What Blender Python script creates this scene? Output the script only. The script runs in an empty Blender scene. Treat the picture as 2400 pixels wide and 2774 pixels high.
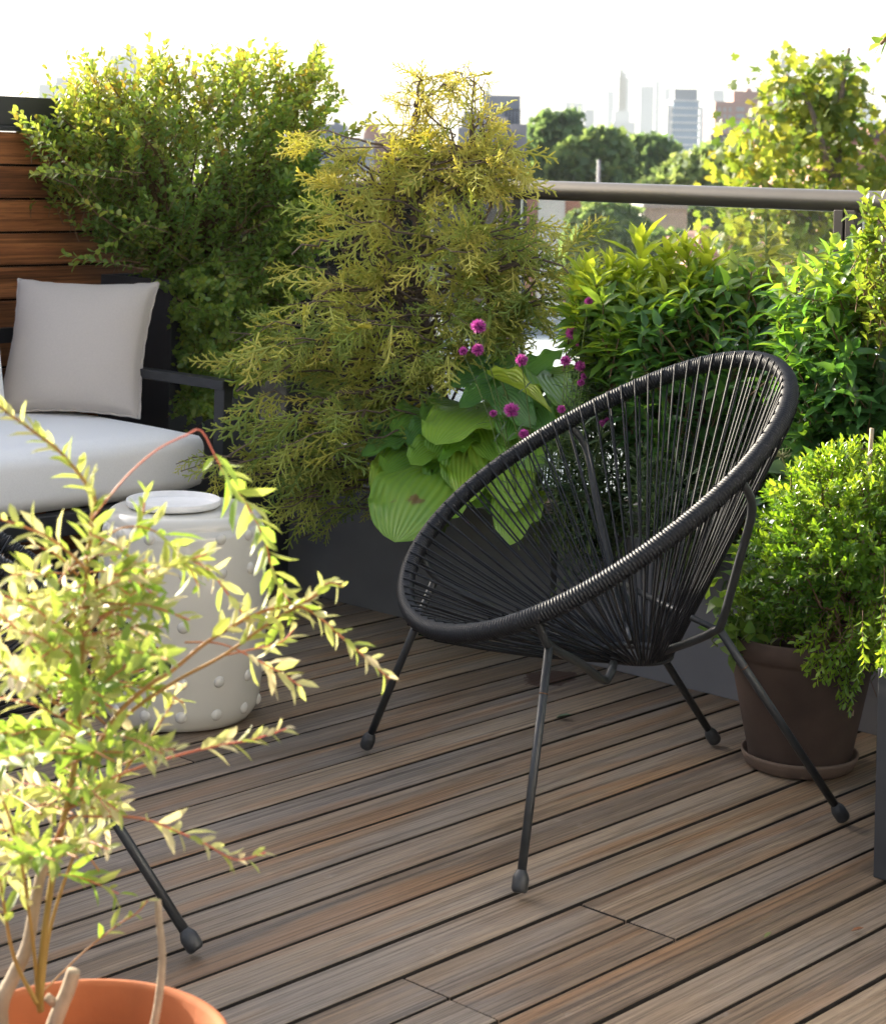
import bpy, math, random
import numpy as np
from mathutils import Matrix, Vector

S = bpy.context.scene
rng = np.random.default_rng(7)
random.seed(7)
R = math.radians

# ------------------------------------------------------------------ camera
# The photograph was measured at 2400 x 2774 pixels: level camera, slight roll,
# vertical shift; the deck boards (95.65 mm pitch) give the true scale.
FPX, CX, CY, ROLL, EYE = 5265.0, 1200.0, 437.0, R(1.368), 1.16
cr_, sr_ = math.cos(ROLL), math.sin(ROLL)
cam_d = bpy.data.cameras.new('camera')
cam = bpy.data.objects.new('camera', cam_d)
S.collection.objects.link(cam)
S.camera = cam
cam.matrix_world = Matrix(((cr_, -sr_, 0, 0), (0, 0, -1, 0), (sr_, cr_, 0, EYE), (0, 0, 0, 1)))
cam_d.sensor_fit = 'HORIZONTAL'
cam_d.sensor_width = 36.0
cam_d.lens = 36.0 * FPX / 2400.0
cam_d.shift_x = 0.0
cam_d.shift_y = -(1387.0 - CY) / 2400.0
cam_d.clip_start = 0.05
cam_d.clip_end = 20000
cam_d.dof.use_dof = True
cam_d.dof.focus_distance = 3.6
cam_d.dof.aperture_fstop = 13.0

# ------------------------------------------------------------------ light
SUN_AZ, SUN_EL = R(50), R(18.5)          # azimuth to the left of the view axis (+Y)
w = bpy.data.worlds.new('World')
S.world = w
w.use_nodes = True
nt = w.node_tree
bg = nt.nodes['Background']
sky = nt.nodes.new('ShaderNodeTexSky')
sky.sky_type = 'NISHITA'
sky.sun_disc = False
sky.sun_elevation = SUN_EL
sky.sun_rotation = -SUN_AZ
sky.air_density = 0.75
sky.dust_density = 5.0
sky.ozone_density = 1.0
hs = nt.nodes.new('ShaderNodeHueSaturation')      # thin white overcast: less blue than a clear sky
hs.inputs['Saturation'].default_value = 0.68
nt.links.new(sky.outputs[0], hs.inputs['Color'])
nt.links.new(hs.outputs[0], bg.inputs[0])
bg.inputs[1].default_value = 0.15
sun_d = bpy.data.lights.new('sun', 'SUN')
sun_d.energy = 4.6
sun_d.angle = R(0.55)
sun_d.color = (1.0, 0.89, 0.72)
sun = bpy.data.objects.new('sun', sun_d)
S.collection.objects.link(sun)
sdir = Vector((-math.sin(SUN_AZ) * math.cos(SUN_EL), math.cos(SUN_AZ) * math.cos(SUN_EL), math.sin(SUN_EL)))
sun.rotation_euler = sdir.to_track_quat('Z', 'Y').to_euler()
S.view_settings.view_transform = 'Standard'
S.view_settings.look = 'None'
S.view_settings.exposure = 1.85
S.view_settings.gamma = 1.0
S.cycles.use_denoising = True
try:
    S.cycles.denoiser = 'OPENIMAGEDENOISE'
    S.cycles.denoising_input_passes = 'RGB_ALBEDO_NORMAL'
    S.cycles.denoising_prefilter = 'NONE'
except Exception:
    pass
S.cycles.max_bounces = 8
S.cycles.diffuse_bounces = 4
S.cycles.transmission_bounces = 8
S.cycles.transparent_max_bounces = 12
S.cycles.volume_bounces = 1
S.cycles.sample_clamp_indirect = 2.5

# ------------------------------------------------------------------ helpers
def ray(x, y):
    dx, dy = (x - CX) / FPX, (y - CY) / FPX
    return dx * cr_ + dy * sr_, -dx * sr_ + dy * cr_

def P(x, y, Z):
    a, b = ray(x, y)
    return np.array([a * Z, Z, EYE - b * Z])

def G(x, y, h=0.0):
    a, b = ray(x, y)
    Z = (EYE - h) / b
    return np.array([a * Z, Z, h])

TH = R(46.84)                               # board direction on the ground
U = np.array([math.cos(TH), math.sin(TH), 0.0])
V = np.array([-math.sin(TH), math.cos(TH), 0.0])
UP = np.array([0, 0, 1.0])
def uv(u, v, z=0.0):
    return U * u + V * v + UP * z

def unit(a):
    a = np.asarray(a, float)
    n = np.linalg.norm(a, axis=-1, keepdims=True)
    return a / np.maximum(n, 1e-9)

class MB:
    def __init__(s):
        s.v, s.f3, s.f4, s.t, s.n = [], [], [], [], 0
    def add(s, v, f, tint=0.5):
        v = np.asarray(v, float).reshape(-1, 3)
        t = np.broadcast_to(np.asarray(tint, float), (len(v),))
        s.v.append(v); s.t.append(t)
        if isinstance(f, (list, tuple)):
            a3 = np.array([q for q in f if len(q) == 3], int).reshape(-1, 3)
            a4 = np.array([q for q in f if len(q) == 4], int).reshape(-1, 4)
        else:
            a3 = f if f.shape[1] == 3 else np.zeros((0, 3), int)
            a4 = f if f.shape[1] == 4 else np.zeros((0, 4), int)
        if len(a3): s.f3.append(a3 + s.n)
        if len(a4): s.f4.append(a4 + s.n)
        s.n += len(v)
    def inst(s, tv, tf3, tf4, M, pos, tint):
        """template vertices tv (k,3), matrices M (n,3,3) with columns x,y,z"""
        n, k = len(pos), len(tv)
        if n == 0: return
        v = np.einsum('nij,kj->nki', M, tv) + pos[:, None, :]
        off = (np.arange(n) * k)[:, None, None]
        t = np.repeat(np.asarray(tint, float), k)
        s.v.append(v.reshape(-1, 3)); s.t.append(t)
        if len(tf3): s.f3.append((np.asarray(tf3)[None] + off).reshape(-1, 3) + s.n)
        if len(tf4): s.f4.append((np.asarray(tf4)[None] + off).reshape(-1, 4) + s.n)
        s.n += n * k
    def box(s, o, ax, ay, az, tint=0.5):
        o, ax, ay, az = (np.asarray(q, float) for q in (o, ax, ay, az))
        v = [o, o + ax, o + ax + ay, o + ay, o + az, o + ax + az, o + ax + ay + az, o + ay + az]
        f = [(0, 3, 2, 1), (4, 5, 6, 7), (0, 1, 5, 4), (1, 2, 6, 5), (2, 3, 7, 6), (3, 0, 4, 7)]
        s.add(v, f, tint)
    def tube(s, pts, rad, sides=8, caps=True, tint=0.5, closed=False):
        p = np.asarray(pts, float); n = len(p)
        rad = np.broadcast_to(np.asarray(rad, float), (n,))
        if closed:
            tg = unit(np.roll(p, -1, 0) - np.roll(p, 1, 0))
        else:
            tg = np.gradient(p, axis=0); tg = unit(tg)
        a = np.cross(tg[0], [0, 0, 1.0])
        if np.linalg.norm(a) < 1e-3: a = np.cross(tg[0], [1.0, 0, 0])
        a = unit(a); fr = []
        for i in range(n):
            a = unit(a - tg[i] * (a @ tg[i])); fr.append(a)
        fr = np.array(fr); bn = np.cross(tg, fr)
        ang = np.arange(sides) * 2 * math.pi / sides
        v = p[:, None] + rad[:, None, None] * (np.cos(ang)[None, :, None] * fr[:, None] + np.sin(ang)[None, :, None] * bn[:, None])
        m = n if closed else n - 1
        i = np.arange(m)[:, None]; j = np.arange(sides)[None]
        i2 = (i + 1) % n; j2 = (j + 1) % sides
        f = np.stack([i * sides + j, i * sides + j2, i2 * sides + j2, i2 * sides + j], -1).reshape(-1, 4)
        base = s.n
        s.add(v.reshape(-1, 3), f, np.repeat(tint, sides) if np.ndim(tint) else tint)
        if caps and not closed:
            for k, rev in ((0, True), (n - 1, False)):
                c = p[k]; idx = [k * sides + q for q in range(sides)]
                s.v.append(c[None]); s.t.append(np.array([float(np.mean(tint))])); s.n += 1
                ci = s.n - 1
                tri = [(base + idx[q], ci, base + idx[(q + 1) % sides]) if not rev else (base + idx[(q + 1) % sides], ci, base + idx[q]) for q in range(sides)]
                s.f3.append(np.array(tri)[:, ::-1] if rev else np.array(tri)[:, ::-1])
    def lathe(s, prof, c, seg=64, tint=0.5):
        pr = np.asarray(prof, float); n = len(pr)
        ang = np.arange(seg) * 2 * math.pi / seg
        v = np.stack([pr[:, None, 0] * np.cos(ang), pr[:, None, 0] * np.sin(ang), np.repeat(pr[:, 1:2], seg, 1)], -1) + np.asarray(c, float)
        i = np.arange(n - 1)[:, None]; j = np.arange(seg)[None]; j2 = (j + 1) % seg
        f = np.stack([i * seg + j, i * seg + j2, (i + 1) * seg + j2, (i + 1) * seg + j], -1).reshape(-1, 4)
        s.add(v.reshape(-1, 3), f, tint)

COL = S.collection
def mesh_of(name, mb, loc=(0, 0, 0), smooth=True):
    v = np.concatenate(mb.v) - np.asarray(loc, float)
    f3 = np.concatenate(mb.f3) if mb.f3 else np.zeros((0, 3), int)
    f4 = np.concatenate(mb.f4) if mb.f4 else np.zeros((0, 4), int)
    me = bpy.data.meshes.new(name)
    me.vertices.add(len(v)); me.vertices.foreach_set('co', v.astype(np.float32).ravel())
    nl = len(f3) * 3 + len(f4) * 4
    me.loops.add(nl)
    me.loops.foreach_set('vertex_index', np.concatenate([f3.ravel(), f4.ravel()]).astype(np.int32))
    np_ = len(f3) + len(f4)
    me.polygons.add(np_)
    st = np.concatenate([np.arange(len(f3)) * 3, len(f3) * 3 + np.arange(len(f4)) * 4]).astype(np.int32)
    me.polygons.foreach_set('loop_start', st)
    me.polygons.foreach_set('use_smooth', np.full(np_, bool(smooth)))
    a = me.attributes.new('tint', 'FLOAT', 'POINT')
    a.data.foreach_set('value', np.concatenate(mb.t).astype(np.float32))
    me.update(calc_edges=True); me.validate()
    return me

def obj(name, mb, mat, parent=None, smooth=True, loc=None, bevel=0, label=None):
    if parent is not None:
        o_loc = parent['_w'] if '_w' in parent else (0, 0, 0)
        me = mesh_of(name, mb, o_loc, smooth)
    else:
        me = mesh_of(name, mb, loc if loc is not None else (0, 0, 0), smooth)
    o = bpy.data.objects.new(name, me); COL.objects.link(o)
    me.materials.append(mat)
    if parent is not None:
        o.parent = parent; o['_w'] = list(parent['_w'])
    else:
        o['_w'] = list(map(float, loc)) if loc is not None else [0.0, 0.0, 0.0]
        o.location = o['_w']
    if bevel:
        b = o.modifiers.new('bevel', 'BEVEL'); b.width = bevel; b.segments = 2; b.limit_method = 'ANGLE'; b.angle_limit = R(40)
    if label: o['label'] = label
    return o

def tag(o, label=None, cat=None, group=None, kind=None):
    if label: o['label'] = label
    if cat: o['category'] = cat
    if group: o['group'] = group
    if kind: o['kind'] = kind
    return o

def thing(name, loc, label, cat, group=None):
    o = bpy.data.objects.new(name, None); COL.objects.link(o)
    o.empty_display_size = 0.1
    o.location = [float(q) for q in loc]; o['_w'] = [float(q) for q in loc]
    return tag(o, label, cat, group)

# ------------------------------------------------------------------ materials
def nodes(name):
    m = bpy.data.materials.new(name); m.use_nodes = True
    t = m.node_tree; b = t.nodes['Principled BSDF']
    return m, t, b
def N(t, kind, **kw):
    n = t.nodes.new(kind)
    for k, q in kw.items():
        if k.startswith('i_'):
            n.inputs[k[2:]].default_value = q
        else:
            setattr(n, k, q)
    return n
def ramp(t, cols):
    r = t.nodes.new('ShaderNodeValToRGB')
    e = r.color_ramp.elements
    while len(e) > 1: e.remove(e[-1])
    e[0].position = cols[0][0]; e[0].color = (*cols[0][1], 1)
    for p, c in cols[1:]:
        q = e.new(p); q.color = (*c, 1)
    return r

def simple(name, col, rough=0.5, var=0.15, scale=8, metal=0.0, bump=0.0, spec=0.5, bscale=None):
    m, t, b = nodes(name)
    co = N(t, 'ShaderNodeTexCoord')
    nz = N(t, 'ShaderNodeTexNoise'); nz.inputs['Scale'].default_value = scale; nz.inputs['Detail'].default_value = 6
    t.links.new(co.outputs['Object'], nz.inputs['Vector'])
    c = np.array(col)
    rp = ramp(t, [(0.3, tuple(c * (1 - var))), (0.7, tuple(np.minimum(c * (1 + var), 0.95)))])
    t.links.new(nz.outputs[0], rp.inputs[0]); t.links.new(rp.outputs[0], b.inputs['Base Color'])
    b.inputs['Roughness'].default_value = rough; b.inputs['Metallic'].default_value = metal
    b.inputs['Specular IOR Level'].default_value = spec
    if bump:
        n2 = N(t, 'ShaderNodeTexNoise'); n2.inputs['Scale'].default_value = bscale or scale * 6; n2.inputs['Detail'].default_value = 4
        t.links.new(co.outputs['Object'], n2.inputs['Vector'])
        bp = N(t, 'ShaderNodeBump'); bp.inputs['Strength'].default_value = bump; bp.inputs['Distance'].default_value = 0.002
        t.links.new(n2.outputs[0], bp.inputs['Height']); t.links.new(bp.outputs[0], b.inputs['Normal'])
    return m

def leaf_mat(name, cols, trans, tcols=None, rough=0.38, spec=0.5, bump=0.0):
    m, t, b = nodes(name)
    at = N(t, 'ShaderNodeAttribute'); at.attribute_name = 'tint'
    r1 = ramp(t, cols); t.links.new(at.outputs['Fac'], r1.inputs[0])
    t.links.new(r1.outputs[0], b.inputs['Base Color'])
    b.inputs['Roughness'].default_value = rough
    b.inputs['Specular IOR Level'].default_value = spec
    tr = N(t, 'ShaderNodeBsdfTranslucent')
    if tcols:
        r2 = ramp(t, tcols); t.links.new(at.outputs['Fac'], r2.inputs[0]); t.links.new(r2.outputs[0], tr.inputs[0])
    else:
        t.links.new(r1.outputs[0], tr.inputs[0])
    mx = N(t, 'ShaderNodeMixShader'); mx.inputs[0].default_value = trans
    out = t.nodes['Material Output']
    t.links.new(b.outputs[0], mx.inputs[1]); t.links.new(tr.outputs[0], mx.inputs[2]); t.links.new(mx.outputs[0], out.inputs[0])
    return m

def wood_mat(name, cols, rough=0.5, sx=1.6, sy=34.0, grey=None, stain=None, bump=0.25, warm=None):
    """boards run along local X; every board has its own 'tint' value"""
    m, t, b = nodes(name)
    L = t.links.new
    co = N(t, 'ShaderNodeTexCoord'); at = N(t, 'ShaderNodeAttribute'); at.attribute_name = 'tint'
    mul = N(t, 'ShaderNodeMath', operation='MULTIPLY'); mul.inputs[1].default_value = 137.0; L(at.outputs['Fac'], mul.inputs[0])
    cmb = N(t, 'ShaderNodeCombineXYZ'); L(mul.outputs[0], cmb.inputs[0]); L(mul.outputs[0], cmb.inputs[2])
    add = N(t, 'ShaderNodeVectorMath', operation='ADD'); L(co.outputs['Object'], add.inputs[0]); L(cmb.outputs[0], add.inputs[1])
    def noise(vx, vy, vz, detail=6, rough_=0.55, dist=0.0):
        mp = N(t, 'ShaderNodeMapping'); mp.inputs['Scale'].default_value = (vx, vy, vz); L(add.outputs[0], mp.inputs['Vector'])
        n = N(t, 'ShaderNodeTexNoise'); n.inputs['Scale'].default_value = 1.0; n.inputs['Detail'].default_value = detail
        n.inputs['Roughness'].default_value = rough_; n.inputs['Distortion'].default_value = dist
        L(mp.outputs[0], n.inputs['Vector']); return n
    g1 = noise(sx, sy, sy, 8, 0.62, 0.35)          # long streaks
    gm = N(t, 'ShaderNodeMapRange'); gm.inputs['From Min'].default_value = 0.18; gm.inputs['From Max'].default_value = 0.82; L(g1.outputs[0], gm.inputs['Value'])
    g2 = noise(sx * 6, sy * 9, sy * 9, 4, 0.6)     # fine pores
    g3 = noise(1.6, 8, 8, 4, 0.55, 0.6)        # patches
    s1 = N(t, 'ShaderNodeMath', operation='MULTIPLY_ADD'); s1.inputs[1].default_value = 0.58; L(gm.outputs[0], s1.inputs[0])
    s2 = N(t, 'ShaderNodeMath', operation='MULTIPLY'); s2.inputs[1].default_value = 0.32; L(at.outputs['Fac'], s2.inputs[0]); L(s2.outputs[0], s1.inputs[2])
    r1 = ramp(t, cols); L(s1.outputs[0], r1.inputs[0])
    cur = r1.outputs[0]
    if grey:
        mx = N(t, 'ShaderNodeMix', data_type='RGBA')
        rg = ramp(t, [(0.42, (0, 0, 0)), (0.64, (1, 1, 1))]); L(g3.outputs[0], rg.inputs[0])
        ml = N(t, 'ShaderNodeMath', operation='MULTIPLY'); ml.inputs[1].default_value = 0.55; L(rg.outputs[0], ml.inputs[0])
        L(ml.outputs[0], mx.inputs[0]); L(cur, mx.inputs[6]); mx.inputs[7].default_value = (*grey, 1); cur = mx.outputs[2]
    if warm:
        g5 = noise(1.3, 15, 15, 3, 0.5, 0.3)
        rw = ramp(t, [(0.55, (0, 0, 0)), (0.68, (1, 1, 1))]); L(g5.outputs[0], rw.inputs[0])
        mw = N(t, 'ShaderNodeMath', operation='MULTIPLY'); mw.inputs[1].default_value = 0.6; L(rw.outputs[0], mw.inputs[0])
        mx = N(t, 'ShaderNodeMix', data_type='RGBA'); L(mw.outputs[0], mx.inputs[0]); L(cur, mx.inputs[6]); mx.inputs[7].default_value = (*warm, 1); cur = mx.outputs[2]
    g6 = noise(sx * .45, sy * 3.6, sy * 3.6, 3, 0.6, 0.0)
    rq = ramp(t, [(0.36, (0.50, 0.48, 0.46)), (0.5, (1, 1, 1)), (0.64, (1.22, 1.2, 1.18))]); L(g6.outputs[0], rq.inputs[0])
    mq = N(t, 'ShaderNodeMix', data_type='RGBA', blend_type='MULTIPLY'); mq.inputs[0].default_value = 0.85; L(cur, mq.inputs[6]); L(rq.outputs[0], mq.inputs[7]); cur = mq.outputs[2]
    # pores
    rp = ramp(t, [(0.32, (0.38, 0.36, 0.35)), (0.5, (1, 1, 1)), (0.8, (1.0, 1.0, 1.0))]); L(g2.outputs[0], rp.inputs[0])
    mp_ = N(t, 'ShaderNodeMix', data_type='RGBA', blend_type='MULTIPLY'); mp_.inputs[0].default_value = 0.75; L(cur, mp_.inputs[6]); L(rp.outputs[0], mp_.inputs[7]); cur = mp_.outputs[2]
    if stain:
        (sxp, syp), rad, col = stain
        n4 = N(t, 'ShaderNodeTexNoise'); n4.inputs['Scale'].default_value = 26; n4.inputs['Detail'].default_value = 3; L(co.outputs['Object'], n4.inputs['Vector'])
        mp2 = N(t, 'ShaderNodeMapping'); mp2.inputs['Location'].default_value = (-sxp / 1.5, -syp, 0); mp2.inputs['Scale'].default_value = (1 / 1.5, 1, 0); L(co.outputs['Object'], mp2.inputs['Vector'])
        ln = N(t, 'ShaderNodeVectorMath', operation='LENGTH'); L(mp2.outputs[0], ln.inputs[0])
        ad = N(t, 'ShaderNodeMath', operation='MULTIPLY_ADD'); ad.inputs[1].default_value = 0.07; L(n4.outputs[0], ad.inputs[0]); L(ln.outputs['Value'], ad.inputs[2])
        lt = N(t, 'ShaderNodeMath', operation='LESS_THAN'); lt.inputs[1].default_value = rad; L(ad.outputs[0], lt.inputs[0])
        fac = N(t, 'ShaderNodeMath', operation='MULTIPLY'); fac.inputs[1].default_value = 0.85; L(lt.outputs[0], fac.inputs[0])
        mx = N(t, 'ShaderNodeMix', data_type='RGBA'); L(fac.outputs[0], mx.inputs[0]); L(cur, mx.inputs[6]); mx.inputs[7].default_value = (*col, 1); cur = mx.outputs[2]
        # pale scuffs
        mp3 = N(t, 'ShaderNodeMapping'); mp3.inputs['Scale'].default_value = (7, 10, 1); L(co.outputs['Object'], mp3.inputs['Vector'])
        n5 = N(t, 'ShaderNodeTexNoise'); n5.inputs['Scale'].default_value = 1.0; n5.inputs['Detail'].default_value = 9; n5.inputs['Roughness'].default_value = 0.68; L(mp3.outputs[0], n5.inputs['Vector'])
        rs = ramp(t, [(0.64, (0, 0, 0)), (0.76, (0.5, 0.5, 0.5))]); L(n5.outputs[0], rs.inputs[0])
        mx = N(t, 'ShaderNodeMix', data_type='RGBA'); L(rs.outputs[0], mx.inputs[0]); L(cur, mx.inputs[6]); mx.inputs[7].default_value = (0.34, 0.31, 0.28, 1); cur = mx.outputs[2]
    L(cur, b.inputs['Base Color'])
    rr = ramp(t, [(0.3, (rough - 0.1,) * 3), (0.7, (rough + 0.15,) * 3)]); L(g1.outputs[0], rr.inputs[0]); L(rr.outputs[0], b.inputs['Roughness'])
    b.inputs['Specular IOR Level'].default_value = 0.35
    bp = N(t, 'ShaderNodeBump'); bp.inputs['Strength'].default_value = bump; bp.inputs['Distance'].default_value = 0.0015
    L(g2.outputs[0], bp.inputs['Height']); L(bp.outputs[0], b.inputs['Normal'])
    return m

M = {}
M['metal'] = simple('dark_powder_coat', (0.018, 0.021, 0.024), 0.42, 0.2, 30, 0.0, 0.08)
M['sofa_metal'] = simple('charcoal_aluminium', (0.022, 0.023, 0.026), 0.45, 0.15, 20)
M['planter'] = simple('charcoal_planter', (0.105, 0.106, 0.108), 0.55, 0.2, 5, 0.0, 0.1)
M['planter_grey'] = simple('grey_planter', (0.155, 0.15, 0.155), 0.6, 0.12, 4, 0.0, 0.1)
M['planter_tall'] = simple('tall_planter', (0.030, 0.032, 0.037), 0.55, 0.2, 6, 0.0, 0.12)
M['cord'] = simple('black_pvc_cord', (0.0085, 0.010, 0.0135), 0.48, 0.2, 60, 0, 0, 0.3)
M['rubber'] = simple('black_rubber', (0.025, 0.027, 0.03), 0.5, 0.3, 90, 0, 0.1)
M['rust'] = simple('rust', (0.09, 0.045, 0.02), 0.8, 0.3, 80)
M['ceramic'] = simple('cream_glaze', (0.57, 0.555, 0.495), 0.12, 0.03, 6)
M['plate'] = simple('white_stoneware', (0.74, 0.735, 0.72), 0.42, 0.04, 60, 0, 0.1)
def fabric(name, col, sc):
    m, t, b = nodes(name)
    co = N(t, 'ShaderNodeTexCoord')
    n1 = N(t, 'ShaderNodeTexNoise'); n1.inputs['Scale'].default_value = 260; n1.inputs['Detail'].default_value = 3
    t.links.new(co.outputs['Object'], n1.inputs['Vector'])
    c = np.array(col); rp = ramp(t, [(0.3, tuple(c * 0.96)), (0.7, tuple(np.minimum(c * 1.03, .9)))])
    t.links.new(n1.outputs[0], rp.inputs[0]); t.links.new(rp.outputs[0], b.inputs['Base Color'])
    b.inputs['Roughness'].default_value = 0.9; b.inputs['Specular IOR Level'].default_value = 0.2
    b.inputs['Sheen Weight'].default_value = 0.25
    n2 = N(t, 'ShaderNodeTexNoise'); n2.inputs['Scale'].default_value = sc; n2.inputs['Detail'].default_value = 2
    t.links.new(co.outputs['Object'], n2.inputs['Vector'])
    ad = N(t, 'ShaderNodeMath', operation='MULTIPLY_ADD'); ad.inputs[1].default_value = 0.12; t.links.new(n1.outputs[0], ad.inputs[0]); t.links.new(n2.outputs[0], ad.inputs[2])
    bp = N(t, 'ShaderNodeBump'); bp.inputs['Strength'].default_value = 0.2; bp.inputs['Distance'].default_value = 0.005
    t.links.new(ad.outputs[0], bp.inputs['Height']); t.links.new(bp.outputs[0], b.inputs['Normal'])
    return m
M['cushion'] = fabric('white_canvas', (0.78, 0.775, 0.765), 7)
M['pillow'] = fabric('beige_linen', (0.47, 0.425, 0.385), 9)
M['soil'] = simple('soil', (0.035, 0.026, 0.02), 0.95, 0.4, 60, 0, 0.8, 0.2)
M['terracotta'] = simple('orange_terracotta', (0.36, 0.115, 0.042), 0.8, 0.22, 9, 0, 0.35, 0.3)
M['old_terracotta'] = simple('brown_terracotta', (0.062, 0.042, 0.034), 0.8, 0.35, 9, 0, 0.25, 0.3)
M['saucer'] = simple('saucer_terracotta', (0.13, 0.092, 0.072), 0.8, 0.25, 12, 0, 0.25, 0.3)
M['bark'] = simple('bark', (0.13, 0.095, 0.07), 0.9, 0.3, 40, 0, 0.6)
M['bark_pale'] = simple('pale_bark', (0.30, 0.235, 0.165), 0.85, 0.25, 40, 0, 0.5)
M['twig_brown'] = simple('brown_twig', (0.15, 0.09, 0.045), 0.8, 0.3, 60)
M['twig_green'] = simple('green_stem', (0.10, 0.15, 0.035), 0.6, 0.3, 60)
M['twig_red'] = leaf_mat('willow_bark', [(0, (0.30, 0.21, 0.05)), (0.45, (0.36, 0.17, 0.05)), (1, (0.62, 0.15, 0.12))], 0.15, None, 0.5)
M['rail'] = simple('bronze_rail', (0.13, 0.118, 0.10), 0.34, 0.08, 6, 0.55, 0.04)
M['post'] = simple('bronze_post', (0.055, 0.046, 0.04), 0.5, 0.15, 8, 0.3)
M['cap'] = simple('dark_wall_cap', (0.035, 0.035, 0.038), 0.45, 0.15, 8)
M['deckdark'] = simple('deck_underside', (0.006, 0.006, 0.006), 0.9)
M['bamboo'] = simple('bamboo_cane', (0.42, 0.33, 0.21), 0.6, 0.2, 40)

# ------------------------------------------------------------------ leaf templates
def leaf_t(w, fold=0.12, curl=0.15, prof=((0.3, 0.92), (0.66, 0.86))):
    """8-vertex leaf: y length 0..1, half width w"""
    (y1, w1), (y2, w2) = prof
    z = lambda y: -curl * y * y
    v = [(0, 0, 0), (0, y1, z(y1)), (0, y2, z(y2)), (0, 1, z(1)),
         (-w * w1, y1, z(y1) + fold * w), (-w * w2, y2, z(y2) + fold * w),
         (w * w1, y1, z(y1) + fold * w), (w * w2, y2, z(y2) + fold * w)]
    f3 = [(0, 1, 4), (0, 6, 1), (2, 3, 5), (2, 7, 3)]
    f4 = [(1, 2, 5, 4), (1, 6, 7, 2)]
    return np.array(v, float), np.array(f3), np.array(f4)
T_BOX = leaf_t(0.27, 0.35, 0.12, ((0.38, 0.85), (0.76, 0.95)))
T_BOXN = leaf_t(0.2, 0.4, 0.14, ((0.34, 0.9), (0.72, 0.9)))
T_LANCE = leaf_t(0.15, 0.45, 0.3, ((0.38, 0.9), (0.72, 0.8)))
T_OVATE = leaf_t(0.2, 0.45, 0.25, ((0.32, 1.0), (0.66, 0.78)))
T_WILLOW = leaf_t(0.145, 0.4, 0.15, ((0.3, 0.9), (0.68, 0.88)))
T_NARROW = leaf_t(0.07, 0.4, 0.3, ((0.35, 1.0), (0.7, 0.8)))
T_HEART = leaf_t(0.42, 0.3, 0.25, ((0.2, 1.0), (0.58, 0.8)))
def maple_t():
    a = [(-90, .08), (-62, .42), (-40, .62), (-25, .44), (0, .58), (22, .86), (38, .52), (62, .78), (90, 1.0)]
    pts = []
    for g, r in a: pts.append((r * math.cos(R(g)), r * math.sin(R(g))))
    full = pts + [(-x, y) for x, y in pts[::-1][1:-1]]
    v = [(0, 0.05, 0)] + [(x, y + 0.08, -0.18 * (x * x + y * y) + 0.06 * math.sin(7 * x)) for x, y in full]
    n = len(full)
    return np.array(v, float), np.array([(0, i + 1, (i + 1) % n + 1) for i in range(n)]), np.zeros((0, 4), int)
T_MAPLE = maple_t()
T_QUAD = (np.array([(-.5, 0, 0), (.5, 0.1, 0), (.55, 1, .1), (-.45, .9, -.1)], float), np.zeros((0, 3), int), np.array([(0, 1, 2, 3)]))

def frames(d, nrm):
    """columns x,y,z with y along d and z as near nrm as it goes"""
    y = unit(d); x = unit(np.cross(y, nrm)); z = np.cross(x, y)
    return np.stack([x, y, z], -1)

def add_leaves(mb, T, pos, d, nrm, size, tint):
    Mx = frames(d, nrm) * np.asarray(size)[:, None, None]
    mb.inst(T[0], T[1], T[2], Mx, pos, tint)

def inpoly(x, y, poly):
    poly = np.asarray(poly, float); r = np.zeros(len(x), bool)
    j = len(poly) - 1
    for i in range(len(poly)):
        xi, yi = poly[i]; xj, yj = poly[j]
        c = ((yi > y) != (yj > y)) & (x < (xj - xi) * (y - yi) / (yj - yi + 1e-12) + xi)
        r ^= c; j = i
    return r
def edge_d(x, y, poly):
    p = np.asarray(poly, float); q = np.roll(p, -1, 0); best = np.full(len(x), 1e9)
    for a, b in zip(p, q):
        ab = b - a; t = np.clip(((x - a[0]) * ab[0] + (y - a[1]) * ab[1]) / (ab @ ab + 1e-9), 0, 1)
        best = np.minimum(best, np.hypot(x - a[0] - t * ab[0], y - a[1] - t * ab[1]))
    return best
def volume(poly, Z, thick, n, shell=0.0):
    """n world points in a solid whose outline at depth Z is poly; the solid is thick metres deep in the middle"""
    p = np.asarray(poly, float); lo, hi = p.min(0), p.max(0); X = []; Y = []
    while len(X) < n:
        x = rng.uniform(lo[0], hi[0], n * 2); y = rng.uniform(lo[1], hi[1], n * 2)
        k = inpoly(x, y, p); X += list(x[k]); Y += list(y[k])
    x = np.array(X[:n]); y = np.array(Y[:n])
    dm = edge_d(x, y, p) * Z / FPX
    half = np.minimum(thick / 2, np.sqrt(np.maximum(dm, 0) * thick) * 0.8 + 0.01)
    q = rng.uniform(-1, 1, n)
    if shell: q = np.sign(q) * np.abs(q) ** (1 - shell)
    Zs = Z + half * q
    a = ((x - CX) * cr_ + (y - CY) * sr_) / FPX; b = (-(x - CX) * sr_ + (y - CY) * cr_) / FPX
    return np.stack([a * Z + 0 * Zs + a * (Zs - Z), Zs, EYE - b * Zs], -1)

def randv(n):
    return unit(rng.normal(size=(n, 3)))

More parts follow.
